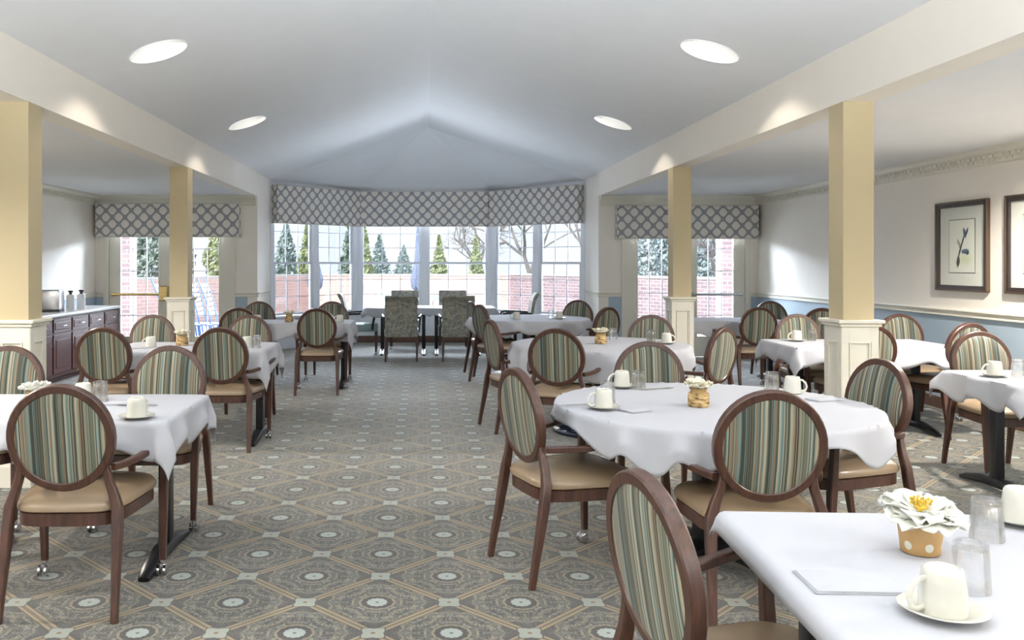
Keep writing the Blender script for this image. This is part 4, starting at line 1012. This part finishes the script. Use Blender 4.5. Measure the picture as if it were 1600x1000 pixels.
def shrub(x, y, rx, h, mat, label, seed, n=4200, sz=.085):
    rnd = random.Random(seed); root = empty('evergreen_shrub', (x, y, -.1)); tag(root, label, 'shrub', 'dense shrubs beyond the garden wall'); pts = []
    for k in range(n):
        v = Vector((rnd.gauss(0, 1), rnd.gauss(0, 1), rnd.gauss(0, 1))).normalized(); q = .72+.28*rnd.random()+.12*math.sin(v.x*8+seed)*math.cos(v.z*9); pts.append((v.x*rx*q, v.y*rx*.7*q, h*.5+v.z*h*.5*q))
    mb = MB(); leaves(mb, pts, sz, rnd); mb.build('foliage', M[mat], root, fixn=False)
    mb = MB()
    for k in range(5): a = k*1.256; mb.sweep([(.1*math.cos(a), .1*math.sin(a), 0), (.4*rx*math.cos(a), .4*rx*math.sin(a), h*.6)], [(.06, .06), (.02, .02)], n=6)
    mb.build('stem', M['bark'], root, True)
def bare_tree(x, y, h, label, seed):
    rnd = random.Random(seed); root = empty('bare_tree', (x, y, -.1)); tag(root, label, 'tree', 'leafless trees beyond the garden wall'); mb = MB()
    def grow(p, d, L, r, lv):
        pts = [p]; q = p.copy(); dd = d.copy()
        for k in range(3): dd = (dd+Vector((rnd.gauss(0, .12), rnd.gauss(0, .12), rnd.gauss(0, .08)))).normalized(); q = q+dd*L/3; pts.append(q.copy())
        mb.sweep(pts, [(2*r*(1-.12*i), 2*r*(1-.12*i)) for i in range(4)], up=(0, 1, .01), n=5)
        if lv < 5:
            for _ in range(3 if lv else 4):
                nd = (dd+Vector((rnd.gauss(0, .5), rnd.gauss(0, .5), rnd.gauss(.12, .3)))).normalized(); grow(pts[rnd.choice((2, 3))], nd, L*rnd.uniform(.62, .8), r*.58, lv+1)
    grow(Vector((0, 0, 0)), Vector((0, 0, 1)), h*.32, .11, 0); mb.build('branches', M['bark'], root)
for a in ((-2.75, 33, 3.4, .75, 'leafd', 'dark green conifer right of the left bay window post', 1), (-2.2, 44, 3.0, 1.0, 'leafb', 'distant bluish conifer seen in the middle bay window', 2), (-2.1, 31, 3.0, .6, 'leafy', 'yellow-green conifer seen low in the middle bay window, leftmost', 3),
          (.62, 32, 2.6, .6, 'leafy', 'yellow-green conifer beside the middle window post', 4), (1.85, 30, 2.45, .5, 'leafy', 'yellow-green conifer at the right of the middle bay window', 5), (-4.4, 33, 3.1, .7, 'leafy', 'yellow-green conifer seen in the left bay window', 6), (-6.0, 38, 3.4, 1.1, 'leafb', 'bluish conifer at the left of the left bay window', 7), (-1.0, 46, 2.5, 1.0, 'leafb', 'short bluish conifer far beyond the middle bay window', 8)): conifer(*a)
bare_tree(4.3, 32, 6.0, 'leafless tree filling the right angled bay window', 5); bare_tree(6.3, 33, 6.5, 'leafless tree behind the right edge of the right angled bay window', 8); bare_tree(2.6, 35, 5, 'thin leafless tree behind the window corner post', 11); bare_tree(7.7, 22.4, 4.2, 'leafless tree outside the right doors', 21)
for a in ((6.2, 24.8, 1.3, 3.0, 'leafb', 'blue-green shrub outside the left leaf of the right doors', 31), (8.95, 25.2, 1.2, 3.0, 'leafb', 'blue-green shrub behind the brick pillar of the right doors', 32), (-7.5, 24.6, 1.0, 3.2, 'leafd', 'dark shrub outside the left leaf of the left doors', 33), (-5.6, 25.2, .75, 3.3, 'leafy', 'yellow-green shrub outside the right leaf of the left doors', 34), (-9.5, 24.8, 1.0, 3.0, 'leafd', 'dark shrub behind the left brick pillar', 35)): shrub(*a)
def umbrella(x, y, label):
    root = empty('patio_umbrella', (x, y, -.1)); tag(root, label, 'umbrella', 'closed patio umbrellas')
    mb = MB(); mb.lathe([(.022, 0), (.022, 2.7), (0, 2.72)], n=10); mb.build('pole', M['bark'], root, True)
    mb = MB(); n = 24; R_ = []
    for r, z in ((.02, 2.55), (.04, 2.3), (.06, 1.9), (.08, 1.55), (.12, 1.32), (.16, 1.16), (.14, .98), (.04, .92)): R_.append([mb.bm.verts.new((r*(1+.25*(j % 2))*math.cos(2*PI*j/n), r*(1+.25*(j % 2))*math.sin(2*PI*j/n), z-(.06 if (j % 3 == 0 and z < 1.3) else 0))) for j in range(n)])
    for A, B in zip(R_, R_[1:]):
        for j in range(n): mb.bm.faces.new((A[j], A[(j+1) % n], B[(j+1) % n], B[j]))
    mb.build('canopy', M['canvas'], root); mb = MB(); mb.lathe([(0, 0), (.25, 0), (.25, .05), (.05, .1), (0, .1)], n=24); mb.build('base', M['black'], root, True)
umbrella(-.10, 20.5, 'closed slate umbrella behind the middle bay window post'); umbrella(-2.55, 20.5, 'closed slate umbrella seen through the left angled bay window')
def patio_table(x, y, label):
    root = empty('patio_table', (x, y, -.1)); tag(root, label, 'table', 'patio tables'); mb = MB(); mb.lathe([(0, .72), (.60, .72), (.62, .735), (.60, .75), (0, .75)], n=40); mb.build('tabletop', M['aquag'], root, True)
    for k in range(4): a = k*PI/2+.6; mb = MB(); mb.sweep([(.5*math.cos(a), .5*math.sin(a), .72), (.4*math.cos(a), .4*math.sin(a), .3), (.52*math.cos(a), .52*math.sin(a), 0)], (.03, .03), n=8); mb.build('leg', M['bark'], root, True)
def patio_chair(x, y, deg, label):
    root = empty('patio_chair', (x, y, -.1), math.radians(deg)); tag(root, label, 'patio chair', 'aqua patio chairs')
    mb = MB(); n = 12; pts = []
    for i in range(n+1): a = PI*i/n; pts.append((.32*math.cos(a), -.25-.12*math.sin(a)*.5, .45+.48*math.sin(a)))
    mb.prism(pts, (0, .03, .0)); mb.build('backrest', M['aquag'], root); mb = MB(); mb.b2(-.3, .3, -.26, .25, .40, .45, .02); mb.build('seat', M['aquag'], root)
    for sx in (-1, 1):
        for sy in (-1, 1): mb = MB(); mb.sweep([(sx*.28, sy*.24, 0), (sx*.26, sy*.22, .41)], (.025, .025), up=(0, 1, 0), n=6); mb.build('leg', M['bark'], root, True)
patio_table(-.15, 19.4, 'round aqua-topped patio table outside the middle bay window')
patio_chair(-.72, 18.6, -20, 'aqua rounded patio chair left of the middle window post'); patio_chair(.55, 18.6, 25, 'aqua rounded patio chair right of the middle window post')
def lounger(i, label):
    root = empty('folding_chair', (-4.55+i*.20, 15.5+i*.02, -.1), math.radians(-90)); tag(root, label, 'folding chair', 'stacked blue framed patio chairs')
    for s in (-1, 1):
        mb = MB(); mb.sweep([(s*.25, .05, 0), (s*.25, -.02, .55), (s*.25, -.10, .9), (s*.25, -.24, 1.25)], (.028, .028), up=(1, 0, 0), n=6); mb.build('side_rail', M['bluef'], root, True)
        mb = MB(); mb.sweep([(s*.25, -.03, .45), (s*.25, .25, .42), (s*.25, .3, 0)], (.026, .026), up=(1, 0, 0), n=6); mb.build('leg', M['bluef'], root, True)
    mb = MB()
    for k in range(7): z = .62+k*.085; y = -.05-.18*((z-.55)/.7)**1.5; mb.box((0, y, z), (.5, .014, .055), 0, .003)
    for k in range(3): mb.box((0, .03+k*.08, .44), (.5, .06, .014), 0, .003)
    mb.build('strap', M['strap'], root)
for i in range(5): lounger(i, ['leftmost', 'second from the left', 'middle one', 'fourth from the left', 'rightmost'][i]+' of the blue-framed slatted patio chairs leaning together outside the left doors')
